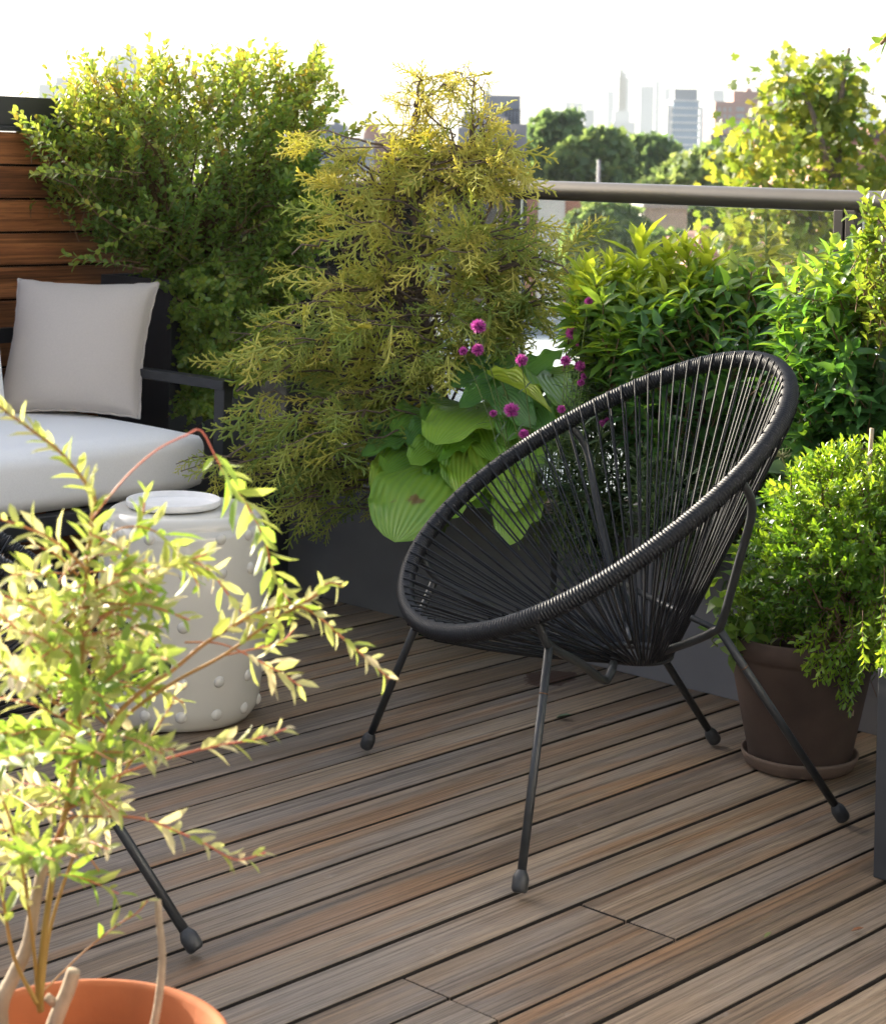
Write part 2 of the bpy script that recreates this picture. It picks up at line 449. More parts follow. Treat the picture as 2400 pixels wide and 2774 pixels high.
def twigs(mbL, mbS, tips, d, L, k, T, size, ang=50, opp=True, tint=(0.2, 0.8), droop=0.0, stem_r=0.0012, tip_only=0.0, upbias=0.4, twist=90, sizevar=.25, tintvar=.25):
    """n leafy twigs ending in tips, k leaf nodes each"""
    n = len(tips); d = unit(d); L = np.broadcast_to(np.asarray(L, float), (n,))
    t = np.linspace(tip_only, 1.0, k)
    side = unit(np.cross(d, randv(n)))
    bend = rng.normal(size=(n, 3)) * 0.12
    def pt(tt):
        s = (tt - 1.0)
        return tips + d * (L * s)[:, None] + bend * (L * s * s)[:, None] + np.outer(L * droop * (s * s - 1) * -1, [0, 0, -1.0]) * 0
    tb = rng.uniform(tint[0], tint[1], n)
    up = np.array([0, 0, 1.0])
    for i, tt in enumerate(t):
        p = pt(tt)
        rot = R(twist) * i + (rng.uniform(-.3, .3, n))
        b2 = np.cross(d, side)
        sd = side * np.cos(rot)[:, None] + b2 * np.sin(rot)[:, None]
        a = R(ang) * (1.15 - 0.55 * tt)
        for sg in ((1, -1) if opp else (1,)):
            aa = a * rng.uniform(.75, 1.2, n)
            ld = d * np.cos(aa)[:, None] + sg * sd * np.sin(aa)[:, None] + rng.normal(size=(n, 3)) * .1
            ld[:, 2] += -droop * 0.6
            nr = d * 0.8 + up * upbias - sg * sd * .15 + rng.normal(size=(n, 3)) * .25
            sz = size * (1 - 0.35 * abs(tt - 0.55)) * rng.uniform(1 - sizevar, 1 + sizevar, n)
            add_leaves(mbL, T, p, ld, nr, sz, np.clip(tb + rng.normal(size=n) * tintvar * .5 + (tt - .5) * .12, 0, 1))
    if mbS is not None:
        prev = pt(-0.25); m = 3
        for tt in (0.35, 0.97):
            cur = pt(tt); sticks(mbS, prev, cur, stem_r * (1.25 - tt * .6), stem_r * (1.0 - tt * .55)); prev = cur

def sticks(mb, a, b, ra, rb, tint=0.5):
    """n three-sided prisms from a to b"""
    n = len(a); d = unit(b - a); x = unit(np.cross(d, [0.31, 0.17, 0.93])); y = np.cross(d, x)
    ang = np.arange(3) * 2 * math.pi / 3
    c = np.cos(ang)[None, :, None] * x[:, None] + np.sin(ang)[None, :, None] * y[:, None]
    ra = np.broadcast_to(np.asarray(ra, float), (n,))[:, None, None]; rb = np.broadcast_to(np.asarray(rb, float), (n,))[:, None, None]
    v = np.concatenate([a[:, None] + c * ra, b[:, None] + c * rb], 1)
    f = np.array([(0, 1, 4, 3), (1, 2, 5, 4), (2, 0, 3, 5)])
    off = (np.arange(n) * 6)[:, None, None]
    mb.v.append(v.reshape(-1, 3)); mb.t.append(np.repeat(np.broadcast_to(np.asarray(tint, float), (n,)), 6))
    mb.f4.append((f[None] + off).reshape(-1, 4) + mb.n); mb.n += n * 6

def bez(a, b, c, n):
    t = np.linspace(0, 1, n)[:, None]
    return (1 - t) ** 2 * a + 2 * t * (1 - t) * b + t * t * c
def branches(mb, root, ends, r0, r1, lift=0.35, sides=5, n=7, spread=0.03):
    for e in ends:
        a = root + rng.normal(size=3) * [spread, spread, 0]
        m = a * .5 + e * .5 + np.array([0, 0, lift * np.linalg.norm(e - a) * .4]) - np.array([(e - a)[0], (e - a)[1], 0]) * .18
        p = bez(a, m, e, n); p[1:-1] += rng.normal(size=(n - 2, 3)) * .012
        mb.tube(p, np.linspace(r0, r1, n) * rng.uniform(.7, 1.2), sides, False)
def smooth_path(p, n=40):
    p = np.asarray(p, float); k = len(p); out = []
    q = np.vstack([2 * p[0] - p[1], p, 2 * p[-1] - p[-2]])
    for i in range(k - 1):
        m = max(3, n // (k - 1)); t = np.linspace(0, 1, m, endpoint=(i == k - 2))[:, None]
        a, b, c, d = q[i], q[i + 1], q[i + 2], q[i + 3]
        out.append(.5 * ((2 * b) + (-a + c) * t + (2 * a - 5 * b + 4 * c - d) * t * t + (-a + 3 * b - 3 * c + d) * t ** 3))
    return np.concatenate(out)

# ================================================================== SETTING
# deck: boards along U
deck_cols = [(0.10, (0.075, 0.053, 0.038)), (0.32, (0.145, 0.103, 0.070)), (0.48, (0.205, 0.147, 0.098)), (0.64, (0.265, 0.20, 0.138)), (0.84, (0.35, 0.28, 0.205))]
st_pt = G(1490, 1838)
M['deck'] = wood_mat('weathered_deck', deck_cols, 0.52, 2.2, 58.0, grey=(0.200, 0.183, 0.168), warm=(0.24, 0.128, 0.058),
                     stain=((st_pt @ U, st_pt @ V), 0.085, (0.045, 0.02, 0.014)), bump=0.5)
PITCH, OFF0, BW = 0.09565, 1.5291, 0.0866
mb = MB()
def joint_u(x, y): return float(G(x, y) @ U)
jset = {}
for (x, y) in ((1636, 2473), (1770, 2522), (1157, 2677), (1280, 2735)):
    g = G(x, y); jset.setdefault(int(math.floor((g @ V - OFF0) / PITCH)), []).append(float(g @ U))
for k in range(-30, 40):
    v0 = OFF0 + k * PITCH + (PITCH - BW) / 2 + rng.normal() * .0006
    cuts = [-2.5] + (sorted(jset[k]) if k in jset else ([] if k < 14 and rng.random() < .75 else [float(rng.uniform(-1.5, 3.4))])) + [4.35]
    for a, b in zip(cuts[:-1], cuts[1:]):
        if b - a < .02: continue
        mb.box((a + .0024, v0, -.04 + rng.normal() * .0006), (b - a - .0048, 0, 0), (0, BW, 0), (0, 0, .04), rng.random())
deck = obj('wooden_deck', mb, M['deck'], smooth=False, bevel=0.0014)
deck.rotation_euler = (0, 0, TH)
M['boardside_shade'] = simple('shaded_board_edges', (0.016, 0.013, 0.011), 0.85, 0.3, 30)  # near-black board sides: the shade in the gaps is painted into the colour
deck.data.materials.append(M['boardside_shade'])
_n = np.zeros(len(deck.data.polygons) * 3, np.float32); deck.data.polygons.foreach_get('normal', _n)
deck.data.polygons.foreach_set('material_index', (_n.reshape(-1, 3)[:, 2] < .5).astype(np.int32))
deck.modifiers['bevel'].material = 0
tag(deck, kind='structure')
mb = MB(); c = uv(-2.5, -1.5, -.09); mb.box(c, U * 6.85, V * 6.9, UP * .045)
tag(obj('deck_base', mb, M['deckdark'], smooth=False), kind='structure')
mb = MB(); c = uv(-2.5, -1.5, -12.5); mb.box(c, U * 6.82, V * 8.9, UP * 12.4)
M['concrete'] = simple('concrete', (0.30, 0.29, 0.28), 0.85, 0.1, 3)
tag(obj('terrace_slab', mb, M['concrete'], smooth=False), kind='structure')

# ground far below
M['ground'] = simple('city_ground', (0.12, 0.125, 0.11), 0.9, 0.3, 0.03)
mb = MB(); mb.add([(-6000, -400, -12.6), (6000, -400, -12.6), (6000, 7000, -12.6), (-6000, 7000, -12.6)], [(0, 1, 2, 3)])
tag(obj('ground', mb, M['ground'], smooth=False), kind='structure')

M['bounce_stucco'] = simple('pale_bounce_stucco', (0.46, 0.46, 0.465), 0.9, 0.1, 3)
M['deckdoor'] = simple('dark_door_glass', (0.03, 0.035, 0.04), 0.12, 0.1, 2)
hw = thing('bounce_wall', uv(1.0, -.75, 0), 'pale wall added out of view behind the camera to bounce fill light', 'wall')  # unseen wall, added as a pale reflector for soft fill light
mb = MB(); mb.box(uv(-2.4, -1.0, -.04), U * 6.4, V * .3, UP * 3.4)
obj('wall', mb, M['bounce_stucco'], hw, False)
for a in (-1.6, .2):  # dark doors on the added wall
    mb = MB(); mb.box(uv(a, -.70, .02), U * 1.5, V * .03, UP * 2.2); obj('glass_door', mb, M['deckdoor'], hw, False)

# ================================================================== WALL, RAILING
WV = 4.66
wall_u0, wall_u1 = -1.2, 3.72
wl = thing('privacy_wall', uv(3.0, WV, 0), 'brown hardwood slat wall with dark metal cap behind the sofa', 'wall')
M['wallwood'] = wood_mat('oiled_hardwood', [(0.15, (0.075, 0.03, 0.014)), (0.4, (0.21, 0.08, 0.03)), (0.6, (0.36, 0.145, 0.05)), (0.85, (0.48, 0.22, 0.09))], 0.42, 2.2, 42.0, bump=0.3)
def aligned(name, mb, mat, parent, bevel=0.0):
    """part whose mesh is built in board axes (x along U, y along V)"""
    me = mesh_of(name, mb, (0, 0, 0), False); o = bpy.data.objects.new(name, me); COL.objects.link(o); me.materials.append(mat)
    o.parent = parent; o.rotation_euler = (0, 0, TH); o.location = -Vector(parent['_w']); o['_w'] = list(parent['_w'])
    if bevel:
        b = o.modifiers.new('bevel', 'BEVEL'); b.width = bevel; b.segments = 2; b.limit_method = 'ANGLE'; b.angle_limit = R(40)
    return o
mb = MB(); z = 1.2135; tints = [.8, .18, .85, .55, .45, .3, .6, .35, .7, .5, .4, .6, .3]
for i in range(13):
    z0 = z - .0893
    mb.box((wall_u0, WV, z0), (wall_u1 - wall_u0, 0, 0), (0, .02, 0), (0, 0, .0893), tints[i]); z -= .0957
aligned('board_cladding', mb, M['wallwood'], wl, .002)
mb = MB(); mb.box((wall_u0, WV + .024, 0), (wall_u1 - wall_u0 - .01, 0, 0), (0, .07, 0), (0, 0, 1.215))
aligned('backing', mb, M['deckdark'], wl)
mb = MB(); mb.box((wall_u0 - .01, WV - .016, 1.2185), (wall_u1 - wall_u0 + .02, 0, 0), (0, .15, 0), (0, 0, .014))
mb.box((wall_u0 - .005, WV + .006, 1.2335), (wall_u1 - wall_u0 + .01, 0, 0), (0, .12, 0), (0, 0, .083))
aligned('metal_cap', mb, M['cap'], wl, .002)

RU = 4.03                                      # railing line u = RU
rl = thing('terrace_railing', uv(RU, 2.2, 0), 'bronze tube handrail on dark posts with clear glass panels', 'railing')
RZ = 1.108; RR = 0.0262
# top of the rail must sit on y=486 at x=1400
_a, _b = ray(1400, 486); _Z = RU / (np.array([_a, 1.0]) @ U[:2]); RZ = EYE - _b * _Z - RR
mb = MB(); pts = np.array([uv(RU, v, RZ) for v in np.linspace(-1.5, 6.2, 30)])
mb.tube(pts, RR, 32)
obj('handrail', mb, M['rail'], rl)
def v_on_rail(x, y=600):
    a, b = ray(x, y); Z = RU / (np.array([a, 1.0]) @ U[:2]); return float(Z * (np.array([a, 1.0]) @ V[:2]))
pv = [v_on_rail(1387), v_on_rail(2305)]
step = pv[0] - pv[1]
for v in (pv[0], pv[1], pv[0] + 1.15 * step, pv[0] + 2.4 * step, pv[1] - step):
    mb = MB(); mb.box(uv(RU - .03, v - .028, -.3), U * .06, V * .026, UP * (RZ + .3 - RR * .8))
    mb.box(uv(RU - .03, v + .004, -.3), U * .06, V * .026, UP * (RZ + .3 - RR * .8))
    mb.box(uv(RU - .018, v - .002, -.3), U * .036, V * .006, UP * (RZ + .28 - RR * .8))
    obj('post', mb, M['post'], rl, False, bevel=.002)
mg, tg_, bgl = nodes('railing_glass')
trn = N(tg_, 'ShaderNodeBsdfTransparent'); trn.inputs[0].default_value = (0.93, 0.96, 0.94, 1)
gls = N(tg_, 'ShaderNodeBsdfGlossy'); gls.inputs['Roughness'].default_value = 0.03
fr = N(tg_, 'ShaderNodeFresnel'); fr.inputs[0].default_value = 1.45
dif = N(tg_, 'ShaderNodeBsdfTranslucent'); dif.inputs[0].default_value = (.7, .72, .7, 1)
nzg = N(tg_, 'ShaderNodeTexNoise'); nzg.inputs['Scale'].default_value = 320; nzg.inputs['Detail'].default_value = 2
cog = N(tg_, 'ShaderNodeTexCoord'); tg_.links.new(cog.outputs['Object'], nzg.inputs['Vector'])
rg = ramp(tg_, [(0.60, (0.02, .02, .02)), (0.72, (0.25, .25, .25))]); tg_.links.new(nzg.outputs[0], rg.inputs[0])
m1 = N(tg_, 'ShaderNodeMixShader'); m2 = N(tg_, 'ShaderNodeMixShader')
tg_.links.new(rg.outputs[0], m1.inputs[0]); tg_.links.new(trn.outputs[0], m1.inputs[1]); tg_.links.new(dif.outputs[0], m1.inputs[2])
tg_.links.new(fr.outputs[0], m2.inputs[0]); tg_.links.new(m1.outputs[0], m2.inputs[1]); tg_.links.new(gls.outputs[0], m2.inputs[2])
tg_.links.new(m2.outputs[0], tg_.nodes['Material Output'].inputs[0])
for a, b in ((pv[1], pv[0]), (pv[0], pv[0] + 1.15 * step), (pv[0] + 1.15 * step, pv[0] + 2.4 * step), (pv[1] - step, pv[1])):
    mb = MB(); mb.box(uv(RU - .005, a + .034, .06), U * .010, V * (b - a - .068), UP * (RZ - RR - .06 + .012))
    obj('glass_panel', mb, mg, rl, False)

# ================================================================== PLANTERS
PU = float(G(901.8, 1627.5) @ U)               # front face line of the long planters
def v_on_pl(x, u0=None):
    y = 1627.5 + .2488 * (x - 901.8); return float(G(x, y) @ V)
def trough(name, u0, u1, v0, v1, h, mat, label, soil_drop=.03, lip=.022):
    o = uv(u0, v0, 0); t = thing(name, uv((u0 + u1) / 2, (v0 + v1) / 2, 0), label, 'planter')
    mb = MB(); th = .012
    A = [uv(u0, v0), uv(u1, v0), uv(u1, v1), uv(u0, v1)]
    I = [uv(u0 + lip, v0 + lip), uv(u1 - lip, v0 + lip), uv(u1 - lip, v1 - lip), uv(u0 + lip, v1 - lip)]
    vs = A + [p + UP * h for p in A] + [p + UP * h for p in I] + [p + UP * (h - .1) for p in I]
    f = []
    for i in range(4):
        j = (i + 1) % 4
        f += [(i, j, 4 + j, 4 + i), (4 + i, 4 + j, 8 + j, 8 + i), (8 + i, 8 + j, 12 + j, 12 + i)]
    f.append((3, 2, 1, 0)); mb.add(vs, f)
    obj('shell', mb, mat, t, False, bevel=.0025)
    mb = MB(); n = 14
    gx, gy = np.meshgrid(np.linspace(0, 1, n), np.linspace(0, 1, n))
    zz = h - soil_drop + rng.normal(size=gx.shape) * .006
    pv_ = (I[0][None, None] + (I[1] - I[0]) * gx[..., None] + (I[3] - I[0]) * gy[..., None]); pv_[..., 2] = zz
    idx = np.arange(n * n).reshape(n, n)
    mb.add(pv_.reshape(-1, 3), np.stack([idx[:-1, :-1], idx[:-1, 1:], idx[1:, 1:], idx[1:, :-1]], -1).reshape(-1, 4))
    obj('soil', mb, M['soil'], t)
    return t
PH = 0.315
vl0, vl1 = v_on_pl(1486), v_on_pl(778)
trough('long_planter', PU, PU + .40, vl0, vl1, PH, M['planter'], 'charcoal metal trough planter under the golden cypress')
trough('long_planter', PU, PU + .40, vl0 - 1.02, vl0 - .018, PH - .004, M['planter_grey'], 'lighter grey trough planter behind the woven chair')
trough('long_planter', PU + .01, PU + .40, vl0 - 2.06, vl0 - 1.05, PH, M['planter'], 'charcoal trough planter behind the potted boxwood')
trough('square_planter', PU + .06, PU + .40, vl1 + .016, vl1 + .26, PH + .02, M['planter_tall'], 'short black planter between the sofa arm and the long trough')
tp = P(273, 742, 5.62); tu, tv = float(tp @ U), float(tp @ V)
TPH = float(tp[2])
trough('tall_planter', tu, tu + .34, tv - .325, tv, TPH, M['planter_tall'], 'tall square black planter in the corner beside the sofa')
rc = G(2364, 2378)
trough('corner_planter', rc @ U, rc @ U + .40, rc @ V - .9, rc @ V, .345, M['planter_tall'], 'dark metal planter cut off by the right edge of the photo')

# ================================================================== SOFA
SF_V, SF_U = 3.74, 3.215
sofa = thing('outdoor_sofa', uv(2.4, SF_V + .38, 0), 'low outdoor sofa with white cushions and charcoal metal frame', 'sofa')
SL = 1.75
def bar(mb, p, q, s1=.02, s2=.02):
    """square bar from p to q"""
    d = unit(q - p); x = np.cross(d, UP)
    x = U if np.linalg.norm(x) < 1e-3 else unit(x)
    y = np.cross(x, d)
    mb.box(p - x * s1 - y * s2, x * 2 * s1, y * 2 * s2, q - p)
mb = MB()
AZ_ = .595
bar(mb, uv(SF_U, SF_V + .015, 0), uv(SF_U, SF_V + .015, AZ_ + .0), .016, .02)
bar(mb, uv(SF_U, SF_V + .72, 0), uv(SF_U, SF_V + .72, AZ_), .016, .02)
bar(mb, uv(SF_U, SF_V - .005, AZ_ - .012), uv(SF_U, SF_V + .74, AZ_ - .012), .021, .0125)
obj('arm', mb, M['sofa_metal'], sofa, False, bevel=.003)
mb = MB()
bar(mb, uv(SF_U - SL, SF_V + .03, .285), uv(SF_U - .022, SF_V + .03, .285), .02, .026)
bar(mb, uv(SF_U - SL, SF_V + .70, .285), uv(SF_U - .022, SF_V + .70, .285), .02, .026)
bar(mb, uv(SF_U - .04, SF_V + .052, .285), uv(SF_U - .04, SF_V + .678, .285), .018, .024)
for k in range(9):
    uu = SF_U - .15 - k * .19
    bar(mb, uv(uu, SF_V + .052, .296), uv(uu, SF_V + .678, .296), .025, .008)
obj('seat_frame', mb, M['sofa_metal'], sofa, False, bevel=.002)
mb = MB()
bar(mb, uv(SF_U - SL, SF_V + .73, .66), uv(SF_U - .022, SF_V + .73, .66), .014, .02)
for k in range(12):
    bar(mb, uv(SF_U - .1 - k * .14, SF_V + .73, .3), uv(SF_U - .1 - k * .14, SF_V + .73, .64), .008, .012)
obj('back_frame', mb, M['sofa_metal'], sofa, False)
for vv in (SF_V + .03, SF_V + .70):
    mb = MB(); bar(mb, uv(SF_U - SL + .05, vv, 0), uv(SF_U - SL + .05, vv, .258), .02, .02); obj('leg', mb, M['sofa_metal'], sofa, False)
def soft_box(lu, lv, lz, r, crown, n=26, seed=0):
    """rounded cushion in local axes centred on the origin"""
    g = np.linspace(-1, 1, n); vs = []; fs = []; base = 0
    for ax in range(3):
        for sg in (-1, 1):
            a, b = np.meshgrid(g, g, indexing='ij'); q = np.zeros((n, n, 3))
            q[..., ax] = sg; q[..., (ax + 1) % 3] = a * sg; q[..., (ax + 2) % 3] = b
            idx = np.arange(n * n).reshape(n, n) + base; base += n * n
            vs.append(q.reshape(-1, 3)); fs.append(np.stack([idx[:-1, :-1], idx[1:, :-1], idx[1:, 1:], idx[:-1, 1:]], -1).reshape(-1, 4))
    q = np.concatenate(vs); h = np.array([lu, lv, lz]) / 2
    p = q * h; inner = np.clip(p, -(h - r), h - r); dlt = p - inner
    nl = np.linalg.norm(dlt, axis=1, keepdims=True); mx = np.maximum(np.abs(dlt).max(1, keepdims=True), 1e-9)
    p = inner + np.where(nl > 0, dlt / np.maximum(nl, 1e-9) * np.minimum(mx, r), 0)
    e = (1 - q[:, 0] ** 4) * (1 - q[:, 1] ** 4)
    p[:, 2] += np.sign(p[:, 2]) * crown * np.abs(p[:, 2] / (lz / 2)) * e
    f2 = (1 - q[:, 0] ** 2) * (1 - q[:, 2] ** 2)
    p[:, 1] += np.sign(q[:, 1]) * crown * .35 * f2 * (np.abs(q[:, 1]) > .9)
    return p, np.concatenate(fs)
def place(p, c, ax, ay, az):
    return c + p[:, :1] * ax + p[:, 1:2] * ay + p[:, 2:] * az
mb = MB(); p, f = soft_box(SL, .70, .15, .042, .012)
mb.add(place(p, uv(SF_U - .03 - SL / 2, SF_V + .375, .390), U, V, UP), f)
obj('seat_cushion', mb, M['cushion'], sofa)
mb = MB(); p, f = soft_box(.86, .17, .36, .07, .03)
ln = unit(UP + V * .22); lv = unit(np.cross(ln, U))
mb.add(place(p, uv(SF_U - .75, SF_V + .56, .60), U, lv, ln), f)
obj('back_cushion', mb, M['cushion'], sofa)
# throw pillow
def pillow(w, h, t, n=44):
    g = np.linspace(-1, 1, n); a, b = np.meshgrid(g, g, indexing='ij')
    x = a * (1 - .075 * np.cos(b * math.pi / 2) ** 1.0 ) ; y = b * (1 - .075 * np.cos(a * math.pi / 2))
    th = (np.clip(1 - a ** 2, 0, 1) ** .5) * (np.clip(1 - b ** 2, 0, 1) ** .5)
    wr = .05 * np.sin(a * 9 + b * 3) * np.abs(b) ** 3 + .05 * np.sin(b * 8 - a * 4) * np.abs(a) ** 3
    out = []
    for sg in (1, -1):
        z = sg * t / 2 * th ** .8 * (1 + wr)
        out.append(np.stack([x * w / 2, y * h / 2, z], -1).reshape(-1, 3))
    idx = np.arange(n * n).reshape(n, n); q = np.stack([idx[:-1, :-1], idx[1:, :-1], idx[1:, 1:], idx[:-1, 1:]], -1).reshape(-1, 4)
    return np.concatenate(out), np.concatenate([q, q[:, ::-1] + n * n])
mb = MB(); p, f = pillow(.415, .40, .17)
bl, br, tl, tr_ = P(12, 1118, 5.10), P(386, 1132, 5.06), P(26, 756, 5.27), P(422, 766, 5.23)
c = (bl + br + tl + tr_) / 4; ax = unit(br + tr_ - bl - tl); ay = unit(tl + tr_ - bl - br); ay = unit(ay - ax * (ay @ ax)); az = np.cross(ax, ay)
wq = np.linalg.norm((br + tr_ - bl - tl) / 2); hq = np.linalg.norm((tl + tr_ - bl - br) / 2)
p[:, 0] *= wq / .415 * 1.0; p[:, 1] *= hq / .40
mb.add(place(p, c, ax, ay, az), f)
g_ = np.linspace(-1, 1, 30); e_ = np.concatenate([np.stack([g_, -np.ones(30)], 1), np.stack([np.ones(30), g_], 1), np.stack([-g_, np.ones(30)], 1), np.stack([-np.ones(30), -g_], 1)])
e_ = np.stack([e_[:, 0] * (1 - .075 * np.cos(e_[:, 1] * math.pi / 2)) * wq / 2, e_[:, 1] * (1 - .075 * np.cos(e_[:, 0] * math.pi / 2)) * hq / 2, .003 * np.sin(np.arange(120) * 1.7)], 1)
mb.tube(place(e_, c, ax, ay, az), .0032, 6, False, closed=True)
pl = obj('throw_pillow', mb, M['pillow'], loc=tuple(c - UP * .2))
tag(pl, 'square beige throw pillow leaning on the white sofa', 'pillow')

# ================================================================== STOOL, PLATE
sc_ = np.array([(492 - CX) / FPX * 4.03, 4.03, 0.0]); sc_[0] = ray(492, 1700)[0] * 4.03
stool = thing('garden_stool', sc_, 'cream glazed ceramic drum stool with raised studs', 'stool')
prof = [(0.0, .003), (.12, .003), (.146, .006), (.152, .015)]
def st_r(z): return .152 + .024 * math.sin(math.pi * min(max((z + .02) / .475, 0), 1)) ** .8
for z in np.linspace(.03, .405, 24): prof.append((st_r(z), z))
for a in np.linspace(0, 90, 10): prof.append((st_r(.405) - .022 + .022 * math.cos(R(a)), .405 + .026 * math.sin(R(a))))
for rr_ in (.13, .1, .06, .03, 0.0005): prof.append((rr_, .4315 + .0008 * (1 - rr_ / .15)))
mb = MB(); mb.lathe(prof, sc_, 96)
obj('body', mb, M['ceramic'], stool)
for zz in (.392, .325, .222, .108, .040):
    for k in range(14):
        a = R(-90 + 8.5 + k * 360 / 14)
        if math.sin(a) > .45: continue
        r0 = st_r(zz); c = sc_ + np.array([math.cos(a) * (r0 - .0015), math.sin(a) * (r0 - .0015), zz])
        mb = MB(); nseg = 16
        nrm = np.array([math.cos(a), math.sin(a), 0]); tx = np.array([-math.sin(a), math.cos(a), 0])
        ring = []; faces = []
        for i, g in enumerate(np.linspace(0, 88, 7)):
            for j in range(nseg):
                b = 2 * math.pi * j / nseg
                ring.append(c + nrm * .0082 * math.sin(R(g)) + (tx * math.cos(b) + UP * math.sin(b)) * .0122 * math.cos(R(g)))
        for i in range(6):
            for j in range(nseg):
                faces.append((i * nseg + j, i * nseg + (j + 1) % nseg, (i + 1) * nseg + (j + 1) % nseg, (i + 1) * nseg + j))
        mb.add(ring, faces); obj('stud', mb, M['ceramic'], stool)
pc = P(470, 1372, 4.02); pc[2] = .4335
mb = MB(); mb.lathe([(0.0005, 0), (.085, 0), (.093, .0015), (.0965, .005), (.0972, .0150), (.096, .0162), (.0942, .0154), (.0925, .006), (.088, .004), (.0005, .004)], pc, 96)
o = obj('serving_tray', mb, M['plate'], loc=tuple(pc)); tag(o, 'round white shallow dish on the cream stool', 'dish')

# ================================================================== CHAIRS
RIMP = [-0.0542, 0.3269, 0.0119, 0.0062, 0.5707, 0.2209, 0.002, 0.0065, 0.3849, -0.0058, 0.011]
def rim(ph):
    p = RIMP; ph = np.asarray(ph)
    return np.stack([p[0] + p[1] * np.cos(ph) + p[2] * np.cos(2 * ph) + p[3] * np.cos(3 * ph),
                     p[8] * np.sin(ph) + p[9] * np.sin(2 * ph) + p[10] * np.sin(3 * ph),
                     p[4] + p[5] * np.cos(ph) + p[6] * np.cos(2 * ph) + p[7] * np.cos(3 * ph)], -1)
HUB = np.array([.045, 0, .265]); HR = .062
chair = thing('string_chair', (0, 0, 0), 'black round woven cord lounge chair standing in full view on the deck', 'chair')
mb = MB()
fine = rim(np.linspace(0, 2 * np.pi, 4000, endpoint=False))
seg = np.linalg.norm(np.roll(fine, -1, 0) - fine, axis=1); cum = np.concatenate([[0], np.cumsum(seg)])
NC = int(cum[-1] / .0060); sub = 6
s_ = np.linspace(0, cum[-1], NC * sub, endpoint=False)
php = np.interp(s_, cum, np.linspace(0, 2 * np.pi, 4001))
prof_r = np.tile(.0166 - .0042 * (1 - np.sqrt(np.clip(1 - (np.linspace(-1, 1, sub, endpoint=False) + .1) ** 2, 0, 1))), NC)
mb.tube(rim(php), prof_r, 12, False, closed=True)
obj('wrapped_rim', mb, M['cord'], chair)
# cords
mb = MB(); ncord = 78
sc2 = np.linspace(0, cum[-1], ncord, endpoint=False) + .006
phc = np.interp(sc2, cum, np.linspace(0, 2 * np.pi, 4001)); rc_ = rim(phc)
tgt = unit(rim(phc + .01) - rim(phc - .01))
cen = np.array([rc_[:, 0].mean(), 0, rc_[:, 2].mean()])
for i in range(ncord):
    inw = unit(HUB - rc_[i]); outn = unit(np.cross(tgt[i], inw)); inn = unit(np.cross(outn, tgt[i]))
    if outn[2] < 0: outn = -outn
    a = math.atan2(rc_[i, 1], (rc_[i, 0] + .03) * 1.05)
    for sg, da in ((1, 0.0), (-1, .03)):
        hub = HUB + np.array([math.cos(a + da) * HR, math.sin(a + da) * HR, (.004 if sg > 0 else -.006)])
        st = rc_[i] + outn * sg * .0175 + tgt[i] * (0 if sg > 0 else .008)
        st0 = rc_[i] - unit(hub - rc_[i]) * .008 + outn * sg * .0168 + tgt[i] * (0 if sg > 0 else .008)
        en = hub; mid = (st * .5 + en * .5) + UP * (-.006)
        d = unit(en - st)
        pp = np.array([st0, st + d * .012, st * .75 + en * .25 - UP * .004, mid, st * .25 + en * .75 - UP * .004, en])
        mb.tube(pp, .0019, 6, False)
obj('cord_weave', mb, M['cord'], chair)
mb = MB()
aa = np.linspace(0, 2 * np.pi, 28, endpoint=False)
mb.tube(np.stack([HUB[0] + HR * np.cos(aa), HR * np.sin(aa), np.full(28, HUB[2])], -1), .007, 10, False, closed=True)
for s in (-1, 1):
    mb.tube(smooth_path([(-.279, s * .289, .412), (-.266, s * .283, .385), (-.245, s * .268, .361), (-.16, s * .205, .311), (-.098, s * .155, .268), (-.078, s * .138, .264), (-.06, s * .118, .276), (-.02, s * .04, .27)], 36), .0076, 10)
    mb.tube(smooth_path([(.055, s * .353, .643), (.088, s * .335, .59), (.092, s * .288, .49), (.096, s * .226, .372), (.092, s * .205, .352), (.08, s * .16, .326), (.06, s * .05, .276)], 36), .0076, 10)
mb.tube([(.094, -.21, .356), (.099, 0, .352), (.094, .21, .356)], .006, 8)
obj('support_frame', mb, M['metal'], chair)
def make_leg(parent, foot, top):
    foot, top = np.array(foot), np.array(top); d = unit(top - foot)
    mb = MB(); mb.tube([foot + d * .02, foot * .5 + top * .5, top], .0076, 12)
    lg = obj('leg', mb, M['metal'], parent)
    mb = MB(); b = foot + np.array([0, 0, 0.0])
    pts = [b + d * q for q in (0.002, .004, .008, .024, .029, .034, .036)]
    mb.tube(pts, [.0095, .0118, .0134, .0134, .0116, .0088, .0078], 16)
    # flatten the cap bottom on the floor
    obj('foot_cap', mb, M['rubber'], lg)
    q = foot + d * (np.linalg.norm(top - foot) * .80)
    mb = MB(); mb.tube([q - d * .0012, q + d * .0012], .0080, 12); obj('weld_ring', mb, M['rust'], lg)
    return lg
FT = [((-.345, -.393, .008), (-.25, -.272, .364)), ((-.345, .393, .008), (-.25, .272, .364)), ((.345, -.238, .008), (.095, -.215, .36)), ((.345, .238, .008), (.095, .215, .36))]
for ft, tp_ in FT: make_leg(chair, ft, tp_)
chair['group'] = 'woven cord chairs'
def copy_tree(o, parent=None, skip=()):
    c = o.copy(); COL.objects.link(c); c.parent = parent
    for ch in list(o.children):
        if ch not in skip: copy_tree(ch, c, skip)
    return c
legB = [c for c in chair.children if c.name.startswith('leg')][1]
chair2 = copy_tree(chair, None, (legB,))
az1 = .354
chair.location = (.331 + math.sin(az1) * .01, 3.56 - math.cos(az1) * .01, 0); chair.rotation_euler = (0, 0, az1)
chair2.location = (-.806, 3.022, 0); chair2.rotation_euler = (0, 0, R(205))
